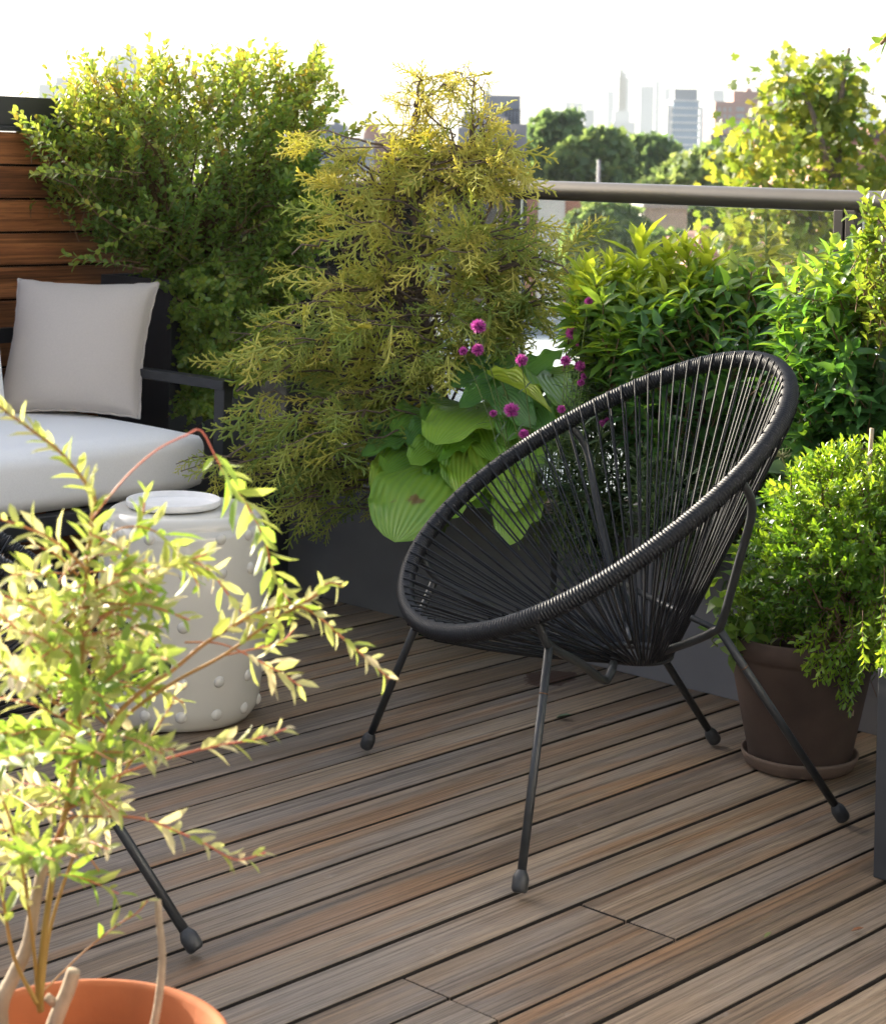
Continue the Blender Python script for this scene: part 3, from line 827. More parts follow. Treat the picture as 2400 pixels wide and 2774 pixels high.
tag(chair2, 'black woven cord chair at left mostly hidden behind the variegated willow', 'chair')
l2 = make_leg(chair2, (-.345, .393, .008), (-.165, .20, .315))

# ================================================================== POTS
pcz = .305; ppos = P(222, 2816, 1.87); pot_c = np.array([ppos[0], ppos[1], 0])
pot = thing('terracotta_pot', pot_c, 'bright orange terracotta pot in the bottom left foreground', 'pot')
mb = MB(); r = .1455
mb.lathe([(.0005, .004), (.095, .004), (.100, .008), (.128, .235), (.139, .243), (.1455, .252), (.1455, .296), (.1425, pcz), (.1375, pcz), (.1335, .300), (.128, .240), (.118, .15), (.108, .05)], pot_c, 96)
obj('pot_wall', mb, M['terracotta'], pot)
mb = MB(); mb.lathe([(.118, .195), (.08, .199), (.04, .205), (.0005, .203)], pot_c, 40)
obj('soil', mb, M['soil'], pot)
bp_c = np.array([ray(2165, 2050)[0] * 3.785, 3.785, 0])
sau = thing('plant_saucer', bp_c, 'weathered clay saucer under the dark brown pot', 'saucer')
mb = MB(); mb.lathe([(.0005, .002), (.098, .002), (.104, .006), (.113, .026), (.1135, .031), (.110, .032), (.107, .028), (.1, .012), (.0005, .012)], bp_c, 72)
obj('dish', mb, M['saucer'], sau)
pot2 = thing('clay_pot', bp_c + UP * .0125, 'dark brown clay pot holding the round boxwood', 'pot')
mb = MB(); mb.lathe([(.0005, .0125), (.095, .0125), (.098, .018), (.1385, .215), (.141, .222), (.1465, .226), (.1475, .258), (.1445, .262), (.138, .26), (.132, .215), (.125, .18)], bp_c, 72)
obj('pot_wall', mb, M['old_terracotta'], pot2)
mb = MB(); mb.lathe([(.133, .225), (.07, .23), (.0005, .232)], bp_c, 40); obj('soil', mb, M['soil'], pot2)

# ================================================================== PLANTS
def plant(name, root, label, cat='shrub', group=None):
    return thing(name, root, label, cat, group)

# --- big boxwood behind the sofa
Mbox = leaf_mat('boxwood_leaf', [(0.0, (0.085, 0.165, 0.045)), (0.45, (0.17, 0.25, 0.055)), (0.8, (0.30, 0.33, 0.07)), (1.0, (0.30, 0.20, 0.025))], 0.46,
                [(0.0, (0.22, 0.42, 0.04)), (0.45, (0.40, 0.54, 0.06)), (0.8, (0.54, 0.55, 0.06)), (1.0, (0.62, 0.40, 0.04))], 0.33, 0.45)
root = uv(tu + .17, tv - .16, TPH - .03)
bx = plant('large_boxwood', root, 'large loose boxwood shrub with yellowing leaves in the tall black planter')
polyA = [(50, 345), (95, 300), (150, 310), (175, 260), (150, 215), (200, 170), (262, 132), (320, 195), (370, 165), (440, 122), (500, 185), (560, 150), (610, 170), (660, 132), (715, 185), (748, 116), (780, 200), (810, 250), (868, 116), (884, 180), (862, 265), (908, 262), (880, 330), (830, 370), (870, 420), (800, 470), (790, 560), (740, 630), (760, 720), (700, 760), (560, 770), (460, 745), (380, 720), (320, 660), (235, 620), (235, 560), (270, 510), (150, 490), (80, 480), (130, 440), (190, 400), (120, 385)]
polyB = [(470, 740), (620, 700), (770, 690), (800, 780), (770, 900), (700, 1010), (640, 1090), (560, 1140), (500, 1120), (495, 1010), (500, 880), (450, 800)]
L_, S_ = MB(), MB()
tips = volume(polyA, 5.52, .7, 860, .35)
d = unit((tips - root - UP * .12) * [1, 1, 1]) * .75 + UP * .5 + rng.normal(size=tips.shape) * .32
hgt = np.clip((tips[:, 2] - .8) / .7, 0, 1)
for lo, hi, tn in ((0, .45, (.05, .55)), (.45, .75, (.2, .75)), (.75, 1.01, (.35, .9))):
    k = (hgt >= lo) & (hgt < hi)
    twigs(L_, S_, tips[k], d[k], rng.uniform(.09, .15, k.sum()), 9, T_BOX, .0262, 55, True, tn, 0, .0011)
tb_ = volume(polyB, 5.32, .45, 360, .3)
d = unit(tb_ - (root + UP * .1)) * .7 + rng.normal(size=tb_.shape) * .45 + UP * .12 + np.array([.1, -.5, 0])
twigs(L_, S_, tb_, d, rng.uniform(.06, .11, len(tb_)), 8, T_BOX, .0245, 52, True, (.15, .55), 0, .001)
pa = np.array(polyA, float); per = []
for q0, q1 in zip(pa, np.roll(pa, -1, 0)):
    nn = max(1, int(np.hypot(*(q1 - q0)) / 26))
    for t in (np.arange(nn) + rng.random(nn)) / nn:
        c0 = q0 + (q1 - q0) * t; dv = q1 - q0; nv = np.array([dv[1], -dv[0]]); nv /= np.hypot(*nv) + 1e-9
        if c0[1] > 620: continue
        per.append((c0 + nv * rng.uniform(-5, 40), nv))
for c0, nv in per:
    dd = np.array([[nv[0] * .8 + rng.normal() * .3, rng.normal() * .4, -nv[1] * .7 + .55]])
    twigs(L_, S_, P(c0[0], c0[1], 5.52 + rng.normal() * .12)[None], dd, .17, 11, T_BOX, .0262, 50, True, (.35, .8), 0, .0012)
# sprigs that reach out on their own
for (x, y, Z, dx, dy) in ((60, 345, 5.2, -1, -.5), (50, 300, 5.2, -.8, -.7), (95, 470, 5.15, -1, .1), (120, 455, 5.2, -1, 0), (215, 545, 5.2, -1, -.3), (180, 690, 5.2, -1, -.2), (205, 715, 5.25, -.8, .5), (865, 125, 5.5, .5, -1), (875, 150, 5.6, .6, -1), (905, 265, 5.5, 1, -.1), (900, 300, 5.5, 1, .1), (790, 180, 5.5, .1, -1), (450, 120, 5.5, 0, -1), (575, 150, 5.5, .1, -1), (690, 145, 5.5, .2, -1), (985, 330, 5.3, 1, -.5), (1010, 310, 5.3, .8, -1), (930, 400, 5.35, 1, -.2), (960, 360, 5.3, 1, -.3)):
    t0 = P(x, y, Z)[None]; dd = np.array([[dx, rng.normal() * .2, -dy]])
    twigs(L_, S_, t0, dd, .18, 12, T_BOX, .0265, 52, True, (.3, .7), 0, .0013)
polyC = [(740, 400), (860, 380), (905, 450), (890, 600), (850, 740), (800, 850), (720, 800), (730, 600)]
tc_ = volume(polyC, 5.30, .35, 210, .2)
twigs(L_, S_, tc_, unit(tc_ - root) * .7 + UP * .3 + rng.normal(size=tc_.shape) * .4, rng.uniform(.09, .14, len(tc_)), 8, T_BOX, .027, 52, True, (.1, .55), 0, .0011)
branches(S_, root, list(tc_[::9]), .005, .0015, .2)
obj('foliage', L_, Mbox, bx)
branches(S_, root, list(tips[rng.choice(len(tips), 90, False)]) + list(tb_[rng.choice(len(tb_), 20, False)]), .007, .0016, .3)
branches(S_, root, [P(985, 335, 5.3), P(100, 470, 5.2), P(190, 695, 5.2)], .005, .0015, .2)
obj('stems', S_, M['twig_brown'], bx)

# --- golden cypress
def spray_t():
    segs = []
    def seg(a, b, ra, rb): segs.append((np.array(a), np.array(b), ra, rb))
    seg((0, 0, 0), (0, .5, .01), .022, .022); seg((0, .5, .01), (0, 1, -.03), .022, .014)
    sd = 1
    for i, y in enumerate(np.linspace(.14, .92, 8)):
        L = .46 * (1 - y * .72); sd = -sd; a = R(40 + 8 * math.sin(i * 2.3))
        e = np.array([sd * math.sin(a) * L, y + math.cos(a) * L, .06 * math.sin(i * 1.7)])
        b0 = np.array([0, y, 0.0]); seg(b0, e, .023, .014)
        if L > .2:
            for q, s2 in ((.42, 1), (.7, -1)):
                m = b0 + (e - b0) * q; a2 = math.atan2(e[0] - b0[0], e[1] - b0[1]) + s2 * R(42); l2 = L * .42 * (1.2 - q)
                seg(m, m + np.array([math.sin(a2) * l2, math.cos(a2) * l2, .03 * s2]), .019, .011)
    V_, F_ = [], []
    for a, b, ra, rb in segs:
        d_ = unit(b - a); x = unit(np.cross(d_, [0, 0, 1.0])); y = np.cross(d_, x); k = len(V_)
        for r_, p_ in ((ra, a), (rb, b)):
            for g in (90, 210, 330): V_.append(p_ + (x * math.cos(R(g)) * 1.1 + y * math.sin(R(g)) * .8) * r_)
        F_ += [(k, k + 1, k + 4, k + 3), (k + 1, k + 2, k + 5, k + 4), (k + 2, k, k + 3, k + 5)]
    return np.array(V_), np.zeros((0, 3), int), np.array(F_)
T_SPRAY = spray_t()
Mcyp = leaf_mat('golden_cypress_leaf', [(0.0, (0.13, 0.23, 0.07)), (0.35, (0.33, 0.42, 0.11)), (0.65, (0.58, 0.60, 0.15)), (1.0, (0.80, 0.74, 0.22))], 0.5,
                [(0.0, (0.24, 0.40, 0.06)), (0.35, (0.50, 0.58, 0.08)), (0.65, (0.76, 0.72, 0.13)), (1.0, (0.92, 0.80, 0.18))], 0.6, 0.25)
croot = uv(PU + .20, (vl0 + vl1) / 2 - .02, PH - .04)
cy = plant('golden_cypress', croot, 'feathery golden cypress shrub with drooping sprays in the charcoal trough', 'shrub')
L_, S_ = MB(), MB()
tk1 = smooth_path([croot, P(1160, 900, 4.98), P(1125, 700, 5.0), P(1130, 500, 5.0), P(1125, 330, 5.0), P(1140, 200, 5.0)], 40)
tk2 = smooth_path([croot + V * -.05, P(1330, 880, 4.9), P(1315, 720, 4.9), P(1290, 560, 4.92), P(1275, 380, 4.92), P(1285, 205, 4.92)], 40)
tk3 = smooth_path([croot + V * .06, P(1090, 850, 5.0), P(1070, 640, 5.0), P(1030, 470, 5.02)], 30)
for tk, r_ in ((tk1, .013), (tk2, .015), (tk3, .009)): S_.tube(tk, np.linspace(r_, .0018, len(tk)), 7, False)
def spray_branch(base, tip, nsp, size, tint, sag=.25, r0=.0045):
    m = base * .45 + tip * .55 + UP * (sag * np.linalg.norm(tip - base) * .5)
    p = bez(base, m, tip, 9); p[1:-1] += rng.normal(size=(7, 3)) * .008
    S_.tube(p, np.linspace(r0, .0012, 9), 4, False)
    n = nsp; t = rng.uniform(.28, 1.0, n) ** .8; i = np.clip(t * 8, 0, 7.999); k = i.astype(int); fr_ = (i - k)[:, None]
    pos = p[k] * (1 - fr_) + p[k + 1] * fr_
    ax = unit(p[k + 1] - p[k]); side = unit(np.cross(ax, UP)) * rng.choice([-1, 1], n)[:, None]
    dd = ax * rng.uniform(.5, 1.1, n)[:, None] + side * rng.uniform(.1, .8, n)[:, None] + UP * rng.uniform(-1.0, .2, n)[:, None] + rng.normal(size=(n, 3)) * .25
    nr = UP * .5 + rng.normal(size=(n, 3)) * .45 + np.array([.1, -.8, 0])
    sz = size * rng.uniform(.6, 1.25, n)
    add_leaves(L_, T_SPRAY, pos, dd, nr, sz, np.clip(rng.uniform(tint[0], tint[1], n), 0, 1))
def on_trunk(tip, tks):
    tk = tks[rng.integers(len(tks))]; zt = tip[2] - .06 - .12 * rng.random()
    k = int(np.argmin(np.abs(tk[:, 2] - zt))); return tk[k]
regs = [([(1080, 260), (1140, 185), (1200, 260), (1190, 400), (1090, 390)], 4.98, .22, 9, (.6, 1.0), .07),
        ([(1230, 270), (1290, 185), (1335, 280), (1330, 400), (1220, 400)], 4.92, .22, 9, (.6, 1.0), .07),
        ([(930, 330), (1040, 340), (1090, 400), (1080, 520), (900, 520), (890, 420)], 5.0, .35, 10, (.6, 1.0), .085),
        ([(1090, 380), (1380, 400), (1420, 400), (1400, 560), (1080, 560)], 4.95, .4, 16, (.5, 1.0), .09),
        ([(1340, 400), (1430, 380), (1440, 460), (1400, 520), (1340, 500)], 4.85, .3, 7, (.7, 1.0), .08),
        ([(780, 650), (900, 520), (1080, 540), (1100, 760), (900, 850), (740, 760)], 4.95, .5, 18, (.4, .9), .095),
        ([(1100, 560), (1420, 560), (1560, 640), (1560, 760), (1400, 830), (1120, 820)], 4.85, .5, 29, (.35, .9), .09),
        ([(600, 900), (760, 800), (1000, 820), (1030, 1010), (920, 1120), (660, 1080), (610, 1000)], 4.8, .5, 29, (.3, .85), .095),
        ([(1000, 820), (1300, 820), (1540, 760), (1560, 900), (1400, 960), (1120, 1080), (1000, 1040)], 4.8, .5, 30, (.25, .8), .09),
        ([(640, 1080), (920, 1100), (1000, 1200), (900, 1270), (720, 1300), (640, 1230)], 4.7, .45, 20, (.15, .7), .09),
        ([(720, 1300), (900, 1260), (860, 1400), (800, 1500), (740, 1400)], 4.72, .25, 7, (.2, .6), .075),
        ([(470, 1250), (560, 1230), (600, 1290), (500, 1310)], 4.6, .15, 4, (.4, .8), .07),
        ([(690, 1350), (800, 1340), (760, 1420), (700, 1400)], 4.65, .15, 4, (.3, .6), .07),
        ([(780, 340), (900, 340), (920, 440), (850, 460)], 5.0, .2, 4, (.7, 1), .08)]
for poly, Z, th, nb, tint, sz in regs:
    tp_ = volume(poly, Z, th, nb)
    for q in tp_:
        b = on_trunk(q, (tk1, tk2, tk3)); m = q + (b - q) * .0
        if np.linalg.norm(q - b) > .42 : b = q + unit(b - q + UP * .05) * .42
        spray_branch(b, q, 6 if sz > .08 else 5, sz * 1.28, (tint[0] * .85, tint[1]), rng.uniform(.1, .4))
for tk in (tk1, tk2):
    hi = tk[int(len(tk) * .62):]
    for q in hi[::2]:
        for g in range(2):
            e = q + unit(rng.normal(size=3) * [1, .7, .5] + UP * .5) * rng.uniform(.04, .10)
            spray_branch(q, e, 3, .06, (.6, 1.0), .1, .002)
# larger bare limbs reaching left
for a, b_ in (((1130, 760, 4.98), (660, 930, 4.75)), ((1180, 900, 4.95), (640, 1060, 4.72)), ((1200, 1000, 4.93), (560, 1270, 4.62)), ((1180, 960, 4.95), (780, 1380, 4.66)), ((1100, 700, 4.98), (790, 690, 4.85)), ((1330, 760, 4.9), (1540, 740, 4.75))):
    A_, B_ = P(*a), P(*b_); p = bez(A_, (A_ + B_) / 2 + UP * .08, B_, 12); p[1:-1] += rng.normal(size=(10, 3)) * .008
    S_.tube(p, np.linspace(.007, .002, 12), 5, False)
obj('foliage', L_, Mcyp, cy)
obj('trunk', S_, M['bark'], cy)

# --- hedge shrubs on the right
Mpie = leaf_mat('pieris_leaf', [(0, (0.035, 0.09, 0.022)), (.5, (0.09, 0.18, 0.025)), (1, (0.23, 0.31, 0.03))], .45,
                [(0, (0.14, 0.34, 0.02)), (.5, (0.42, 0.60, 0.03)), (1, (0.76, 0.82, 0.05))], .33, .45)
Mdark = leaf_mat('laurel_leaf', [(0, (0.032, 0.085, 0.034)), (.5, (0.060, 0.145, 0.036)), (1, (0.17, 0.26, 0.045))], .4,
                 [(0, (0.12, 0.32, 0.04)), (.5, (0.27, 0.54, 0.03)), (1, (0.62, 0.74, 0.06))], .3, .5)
Mrho = leaf_mat('rhododendron_leaf', [(0, (0.09, 0.13, 0.04)), (1, (0.24, 0.25, 0.07))], .4, [(0, (0.3, 0.38, 0.06)), (1, (0.6, 0.58, 0.1))], .4, .4)
def rosettes(mbL, mbS, tips, d, k, T, size, tint, open_=(25, 85), L=.05):
    n = len(tips); d = unit(d); side = unit(np.cross(d, randv(n))); b2 = np.cross(d, side); tb = rng.uniform(tint[0], tint[1], n)
    for i in range(k):
        f = i / (k - 1); rot = i * R(137.5) + rng.uniform(-.2, .2, n); sd = side * np.cos(rot)[:, None] + b2 * np.sin(rot)[:, None]
        a = R(open_[0] + (open_[1] - open_[0]) * f) + rng.normal(size=n) * .12
        ld = d * np.cos(a)[:, None] + sd * np.sin(a)[:, None]; p = tips - d * (L * f)
        add_leaves(mbL, T, p, ld, d * .9 - sd * .3, size * rng.uniform(.75, 1.15, n) * (1 - .25 * (f < .25)), np.clip(tb + .18 * (1 - f) - .12 + rng.normal(size=n) * .08, 0, 1))
    sticks(mbS, tips - d * (L * 2.6), tips, .0022, .0014)
def hz(p, lo, hi): return np.clip((p[:, 2] - lo) / (hi - lo), 0, 1)
r1 = G(1700, 1830); r1 = uv(PU + .2, float(P(1740, 1200, 4.5) @ V), PH - .04)
pi_ = plant('pieris_shrub', r1, 'bright green shrub with upright leaf rosettes left in the hedge')
L_, S_ = MB(), MB()
poly = [(1545, 820), (1570, 740), (1640, 730), (1690, 770), (1735, 700), (1775, 770), (1810, 720), (1860, 740), (1900, 710), (1960, 780), (1980, 880), (1940, 1000), (1760, 1120), (1620, 1060), (1570, 940)]
tp_ = volume(poly, 4.52, .5, 210, .3)
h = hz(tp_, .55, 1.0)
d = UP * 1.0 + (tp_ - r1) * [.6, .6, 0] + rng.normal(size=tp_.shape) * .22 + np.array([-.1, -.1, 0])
for lo, hi, tn in ((-1, .4, (.0, .3)), (.4, .7, (.15, .6)), (.7, 1.1, (.55, .95))):  # yellow-green tops, brightened further in the tint to look sunlit
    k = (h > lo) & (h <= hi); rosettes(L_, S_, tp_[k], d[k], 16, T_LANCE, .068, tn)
# the tallest shoots
for x, y in ((1735, 640), (1812, 672), (1858, 655), (1916, 672), (1655, 690), (1590, 712), (1695, 735), (1780, 735), (1560, 770), (1625, 760), (1890, 730)):
    rosettes(L_, S_, P(x, y + 26, 4.5)[None], np.array([[rng.normal() * .15, 0, 1.0]]), 18, T_LANCE, rng.uniform(.075, .1), (.75, 1.0), (12, 62), .07)
branches(S_, r1, list(tp_[::4] - UP * .08), .006, .002, .4)
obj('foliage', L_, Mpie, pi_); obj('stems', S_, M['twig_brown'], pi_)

def laurel(root, poly, Z, th, n, label, tset, size=.058, T=T_OVATE, mat=None, name='laurel_shrub'):
    o = plant(name, root, label); L_, S_ = MB(), MB()
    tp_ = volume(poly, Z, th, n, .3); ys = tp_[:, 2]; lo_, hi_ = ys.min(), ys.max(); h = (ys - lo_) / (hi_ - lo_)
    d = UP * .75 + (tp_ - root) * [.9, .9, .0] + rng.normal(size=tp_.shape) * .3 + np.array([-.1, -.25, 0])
    for a, b, tn in ((-1, .55, tset[0]), (.55, .82, tset[1]), (.82, 2, tset[2])):  # upper twigs get brighter tints: sunlight painted into the leaf colour
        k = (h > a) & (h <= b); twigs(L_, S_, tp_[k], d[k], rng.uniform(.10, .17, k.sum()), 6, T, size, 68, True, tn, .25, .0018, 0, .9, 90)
    branches(S_, root, list(tp_[::3]), .006, .0018, .4)
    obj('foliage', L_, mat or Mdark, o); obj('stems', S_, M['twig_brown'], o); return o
laurel(uv(PU + .2, float(P(1900, 1200, 4.35) @ V), PH - .04), [(1680, 900), (1760, 790), (1850, 800), (1950, 760), (2030, 720), (2110, 740), (2130, 900), (2130, 1200), (2000, 1330), (1800, 1280), (1680, 1120)], 4.4, .5, 300,
       'dark glossy pointed-leaf shrub directly above the woven chair', ((.0, .35), (.1, .55), (.4, .9)))
laurel(uv(PU + .2, float(P(2280, 1200, 4.05) @ V), PH - .04), [(2090, 760), (2190, 720), (2260, 660), (2340, 700), (2420, 690), (2560, 700), (2600, 1150), (2420, 1300), (2150, 1260), (2100, 1050)], 4.08, .5, 330,
       'tall dark green shrub with red-brown stems near the right edge', ((.0, .3), (.15, .6), (.4, .85)))
# low fill of the same dark leaves in the far trough end
laurel(uv(PU + .22, float(P(2500, 1300, 3.9) @ V), PH - .04), [(2120, 1180), (2500, 1150), (2650, 1300), (2600, 1450), (2150, 1420)], 4.0, .4, 90,
       'low dark leafy shrub in shade behind the potted boxwood', ((.0, .2), (.0, .25), (.0, .3)))
# rhododendron shoot
rr0 = uv(PU + .28, float(P(2080, 900, 4.4) @ V), PH - .04)
rh = plant('rhododendron', rr0, 'pale yellow-green shrub shoot rising above the middle of the hedge')
L_, S_ = MB(), MB()
for x, y, sz, k in ((2075, 630, .05, 9), (2080, 660, .07, 10), (2076, 705, .09, 11), (2130, 730, .08, 9), (2020, 740, .085, 9), (2160, 760, .08, 9), (2060, 770, .085, 9)):
    rosettes(L_, S_, P(x, y, 4.42)[None], np.array([[rng.normal() * .1, 0, 1.0]]), k, T_LANCE, sz, (.5, 1.0), (35, 120), .05)
S_.tube(smooth_path([rr0, P(2090, 900, 4.42), P(2078, 700, 4.42), P(2074, 600, 4.42)], 20), np.linspace(.006, .002, 20)[:len(smooth_path([rr0, P(2090, 900, 4.42), P(2078, 700, 4.42), P(2074, 600, 4.42)], 20))], 6, False)
obj('foliage', L_, Mrho, rh); obj('stems', S_, M['twig_green'], rh)
# yellow-green boxwood at right edge
Mby = leaf_mat('yellow_green_boxwood_leaf', [(0, (0.07, 0.14, 0.03)), (.6, (0.14, 0.21, 0.035)), (1, (0.24, 0.25, 0.04))], .4, [(0, (0.22, 0.40, 0.03)), (.6, (0.40, 0.52, 0.04)), (1, (0.54, 0.54, 0.05))], .35, .4)
re_ = uv(PU + .2, float(P(2420, 1000, 3.85) @ V), PH - .04)
eb = plant('edge_boxwood', re_, 'yellow-green small-leaved shrub at the right edge in front of the handrail')
L_, S_ = MB(), MB()
poly = [(2320, 590), (2350, 530), (2400, 540), (2480, 500), (2560, 600), (2560, 850), (2420, 900), (2340, 850), (2300, 700)]
tp_ = volume(poly, 3.88, .35, 95, .2); d = unit(tp_ - re_) + UP * .4 + rng.normal(size=tp_.shape) * .35
twigs(L_, S_, tp_, d, .10, 8, T_BOX, .026, 52, True, (.3, .95), 0, .0013)
for x, y, dx, dy in ((2345, 530, -.2, -1), (2360, 560, 0, -1), (2300, 585, -1, -.2), (2330, 640, -1, -.4)):
    twigs(L_, S_, P(x, y, 3.85)[None], np.array([[dx, 0, -dy]]), .12, 8, T_BOX, .03, 55, True, (.3, .8), 0, .0013)
branches(S_, re_, list(tp_[::3]), .006, .0018, .3)
obj('foliage', L_, Mby, eb); obj('stems', S_, M['twig_brown'], eb)

# --- narrow-leaved perennials behind the chair
Mnar = leaf_mat('narrow_leaf', [(0, (0.035, 0.07, 0.035)), (1, (0.10, 0.15, 0.08))], .3, [(0, (0.1, 0.2, 0.05)), (1, (0.25, 0.35, 0.1))], .5, .3)
for i, (poly, Z, n, lab) in enumerate(((([(1470, 1180), (1560, 1100), (1680, 1110), (1730, 1280), (1700, 1420), (1520, 1410)], 4.45, 90, 'grey-green narrow-leaved plant seen through the chair cords')), ([(1560, 900), (1640, 860), (1700, 950), (1690, 1120), (1590, 1130)], 4.5, 45, 'tall narrow-leaved plant among pink flowers beside the hosta'), ([(1720, 1230), (1880, 1200), (2000, 1260), (2010, 1400), (1900, 1450), (1740, 1430)], 4.25, 80, 'grey-green narrow-leaved plant low behind the chair back'))):
    rt = volume(poly, Z, .02, 1)[0]; rt = np.array([P(np.mean([q[0] for q in poly]), 1400, Z)[0], Z, PH - .04])
    o = plant('perennial', rt, lab, 'plant'); L_, S_ = MB(), MB()
    tp_ = volume(poly, Z, .3, n); d = unit(tp_ - rt) + UP * .6 + rng.normal(size=tp_.shape) * .3
    twigs(L_, S_, tp_, d, rng.uniform(.1, .16, n), 8, T_NARROW, .055, 60, True, (.0, .9), .2, .0012)
    branches(S_, rt, list(tp_[::3]), .003, .0012, .3)
    obj('foliage', L_, Mnar, o); obj('stems', S_, M['twig_green'], o)

# --- hostas: every leaf its own part
Mh, th_, bh = nodes('hosta_leaf')
at = N(th_, 'ShaderNodeAttribute'); at.attribute_name = 'tint'
uvn = N(th_, 'ShaderNodeUVMap'); sep = N(th_, 'ShaderNodeSeparateXYZ'); th_.links.new(uvn.outputs[0], sep.inputs[0])
wv = N(th_, 'ShaderNodeMath', operation='MULTIPLY'); wv.inputs[1].default_value = 2 * math.pi * 12; th_.links.new(sep.outputs[0], wv.inputs[0])
sn = N(th_, 'ShaderNodeMath', operation='COSINE'); th_.links.new(wv.outputs[0], sn.inputs[0])
geo = N(th_, 'ShaderNodeNewGeometry')
nz = N(th_, 'ShaderNodeTexNoise'); nz.inputs['Scale'].default_value = 22; nz.inputs['Detail'].default_value = 5; th_.links.new(geo.outputs['Position'], nz.inputs['Vector'])
ad = N(th_, 'ShaderNodeMath', operation='MULTIPLY_ADD'); ad.inputs[1].default_value = .35; th_.links.new(nz.outputs[0], ad.inputs[0]); th_.links.new(at.outputs['Fac'], ad.inputs[2])
ad2 = N(th_, 'ShaderNodeMath', operation='MULTIPLY_ADD'); ad2.inputs[1].default_value = .05; th_.links.new(sn.outputs[0], ad2.inputs[0]); th_.links.new(ad.outputs[0], ad2.inputs[2])
r1_ = ramp(th_, [(0.1, (0.05, 0.15, 0.05)), (0.5, (0.14, 0.31, 0.05)), (0.9, (0.27, 0.44, 0.055)), (1.25 / 1.3, (0.34, 0.43, 0.06))]); th_.links.new(ad2.outputs[0], r1_.inputs[0])
r2_ = ramp(th_, [(0.1, (0.10, 0.30, 0.03)), (0.5, (0.30, 0.52, 0.02)), (0.9, (0.58, 0.68, 0.03))]); th_.links.new(ad2.outputs[0], r2_.inputs[0])
# brown scorch
nb_ = N(th_, 'ShaderNodeTexNoise'); nb_.inputs['Scale'].default_value = 9; nb_.inputs['Detail'].default_value = 6; th_.links.new(geo.outputs['Position'], nb_.inputs['Vector'])
rb_ = ramp(th_, [(0.70, (0, 0, 0)), (0.735, (1, 1, 1))]); th_.links.new(nb_.outputs[0], rb_.inputs[0])
mxb = N(th_, 'ShaderNodeMix', data_type='RGBA'); th_.links.new(rb_.outputs[0], mxb.inputs[0]); th_.links.new(r1_.outputs[0], mxb.inputs[6]); mxb.inputs[7].default_value = (.16, .085, .04, 1)
th_.links.new(mxb.outputs[2], bh.inputs['Base Color']); bh.inputs['Roughness'].default_value = .38
bph = N(th_, 'ShaderNodeBump'); bph.inputs['Strength'].default_value = .4; bph.inputs['Distance'].default_value = .004; th_.links.new(sn.outputs[0], bph.inputs['Height']); th_.links.new(bph.outputs[0], bh.inputs['Normal'])
trh = N(th_, 'ShaderNodeBsdfTranslucent'); th_.links.new(r2_.outputs[0], trh.inputs[0])
mxh = N(th_, 'ShaderNodeMixShader'); mxh.inputs[0].default_value = .34
th_.links.new(bh.outputs[0], mxh.inputs[1]); th_.links.new(trh.outputs[0], mxh.inputs[2]); th_.links.new(mxh.outputs[0], th_.nodes['Material Output'].inputs[0])
def hosta_leaf(parent, base, tip, width, tint, face=None, droop=.18, curl=.0, cup=.16, blunt=0.0):
    """heart-shaped blade from base (petiole end) to tip; face = normal hint"""
    base, tip = np.array(base), np.array(tip); ax = tip - base; Ln = np.linalg.norm(ax); y = ax / Ln
    nr = np.array([-.15, -.75, .65]) if face is None else np.array(face, float)
    x = unit(np.cross(y, nr)); z = np.cross(x, y)
    nu, nv = 17, 22; a = np.linspace(-1, 1, nu); t = np.linspace(0, 1, nv)
    A, T_ = np.meshgrid(a, t, indexing='ij')
    wprof = (np.sin(np.pi * np.clip(T_, 0, 1) ** (.58 - .03 * blunt)) ** (.62 - .17 * blunt)) * (1 - .15 * T_ * (1 - blunt))
    lobe = -.26 * (np.abs(A) ** 1.1) * np.exp(-(T_ / .25) ** 2)
    X = A * wprof * width / 2 * (1 - curl * .5); Y = (T_ + lobe * (1 - T_)) * Ln
    ridge = .006 * np.cos(A * math.pi * 6 + .6 * np.sin(A * 5)) * (1 - T_) * T_ * 4 * width
    Zz = cup * width * (A ** 2) * wprof * (1 - .5 * T_) - droop * Ln * (T_ - .35) ** 2 + curl * width * np.abs(A) ** 1.5 * wprof + ridge + .012 * np.sin(T_ * 17 + A * 4) * np.abs(A) ** 3 * wprof
    pts = base + X[..., None] * x + Y[..., None] * y + Zz[..., None] * z
    idx = np.arange(nu * nv).reshape(nu, nv); f = np.stack([idx[:-1, :-1], idx[1:, :-1], idx[1:, 1:], idx[:-1, 1:]], -1).reshape(-1, 4)
    mb = MB(); mb.add(pts.reshape(-1, 3), f, tint)
    o = obj('leaf', mb, Mh, parent)
    me = o.data; lay = me.uv_layers.new(name='UVMap')
    vi = np.zeros(len(me.loops), np.int32); me.loops.foreach_get('vertex_index', vi)
    uvc = np.stack([(A.ravel()[vi] + 1) / 2, T_.ravel()[vi]], -1).astype(np.float32)
    lay.data.foreach_set('uv', uvc.ravel())
    return o
def HP(x, y, Z): return P(950 + x / 2.56, 850 + y / 2.56, Z)
hr1 = HP(640, 1150, 4.72); hr1[2] = PH - .04
ho = plant('hosta', hr1, 'hosta with big yellow-green ribbed leaves spilling over the charcoal trough', 'plant')
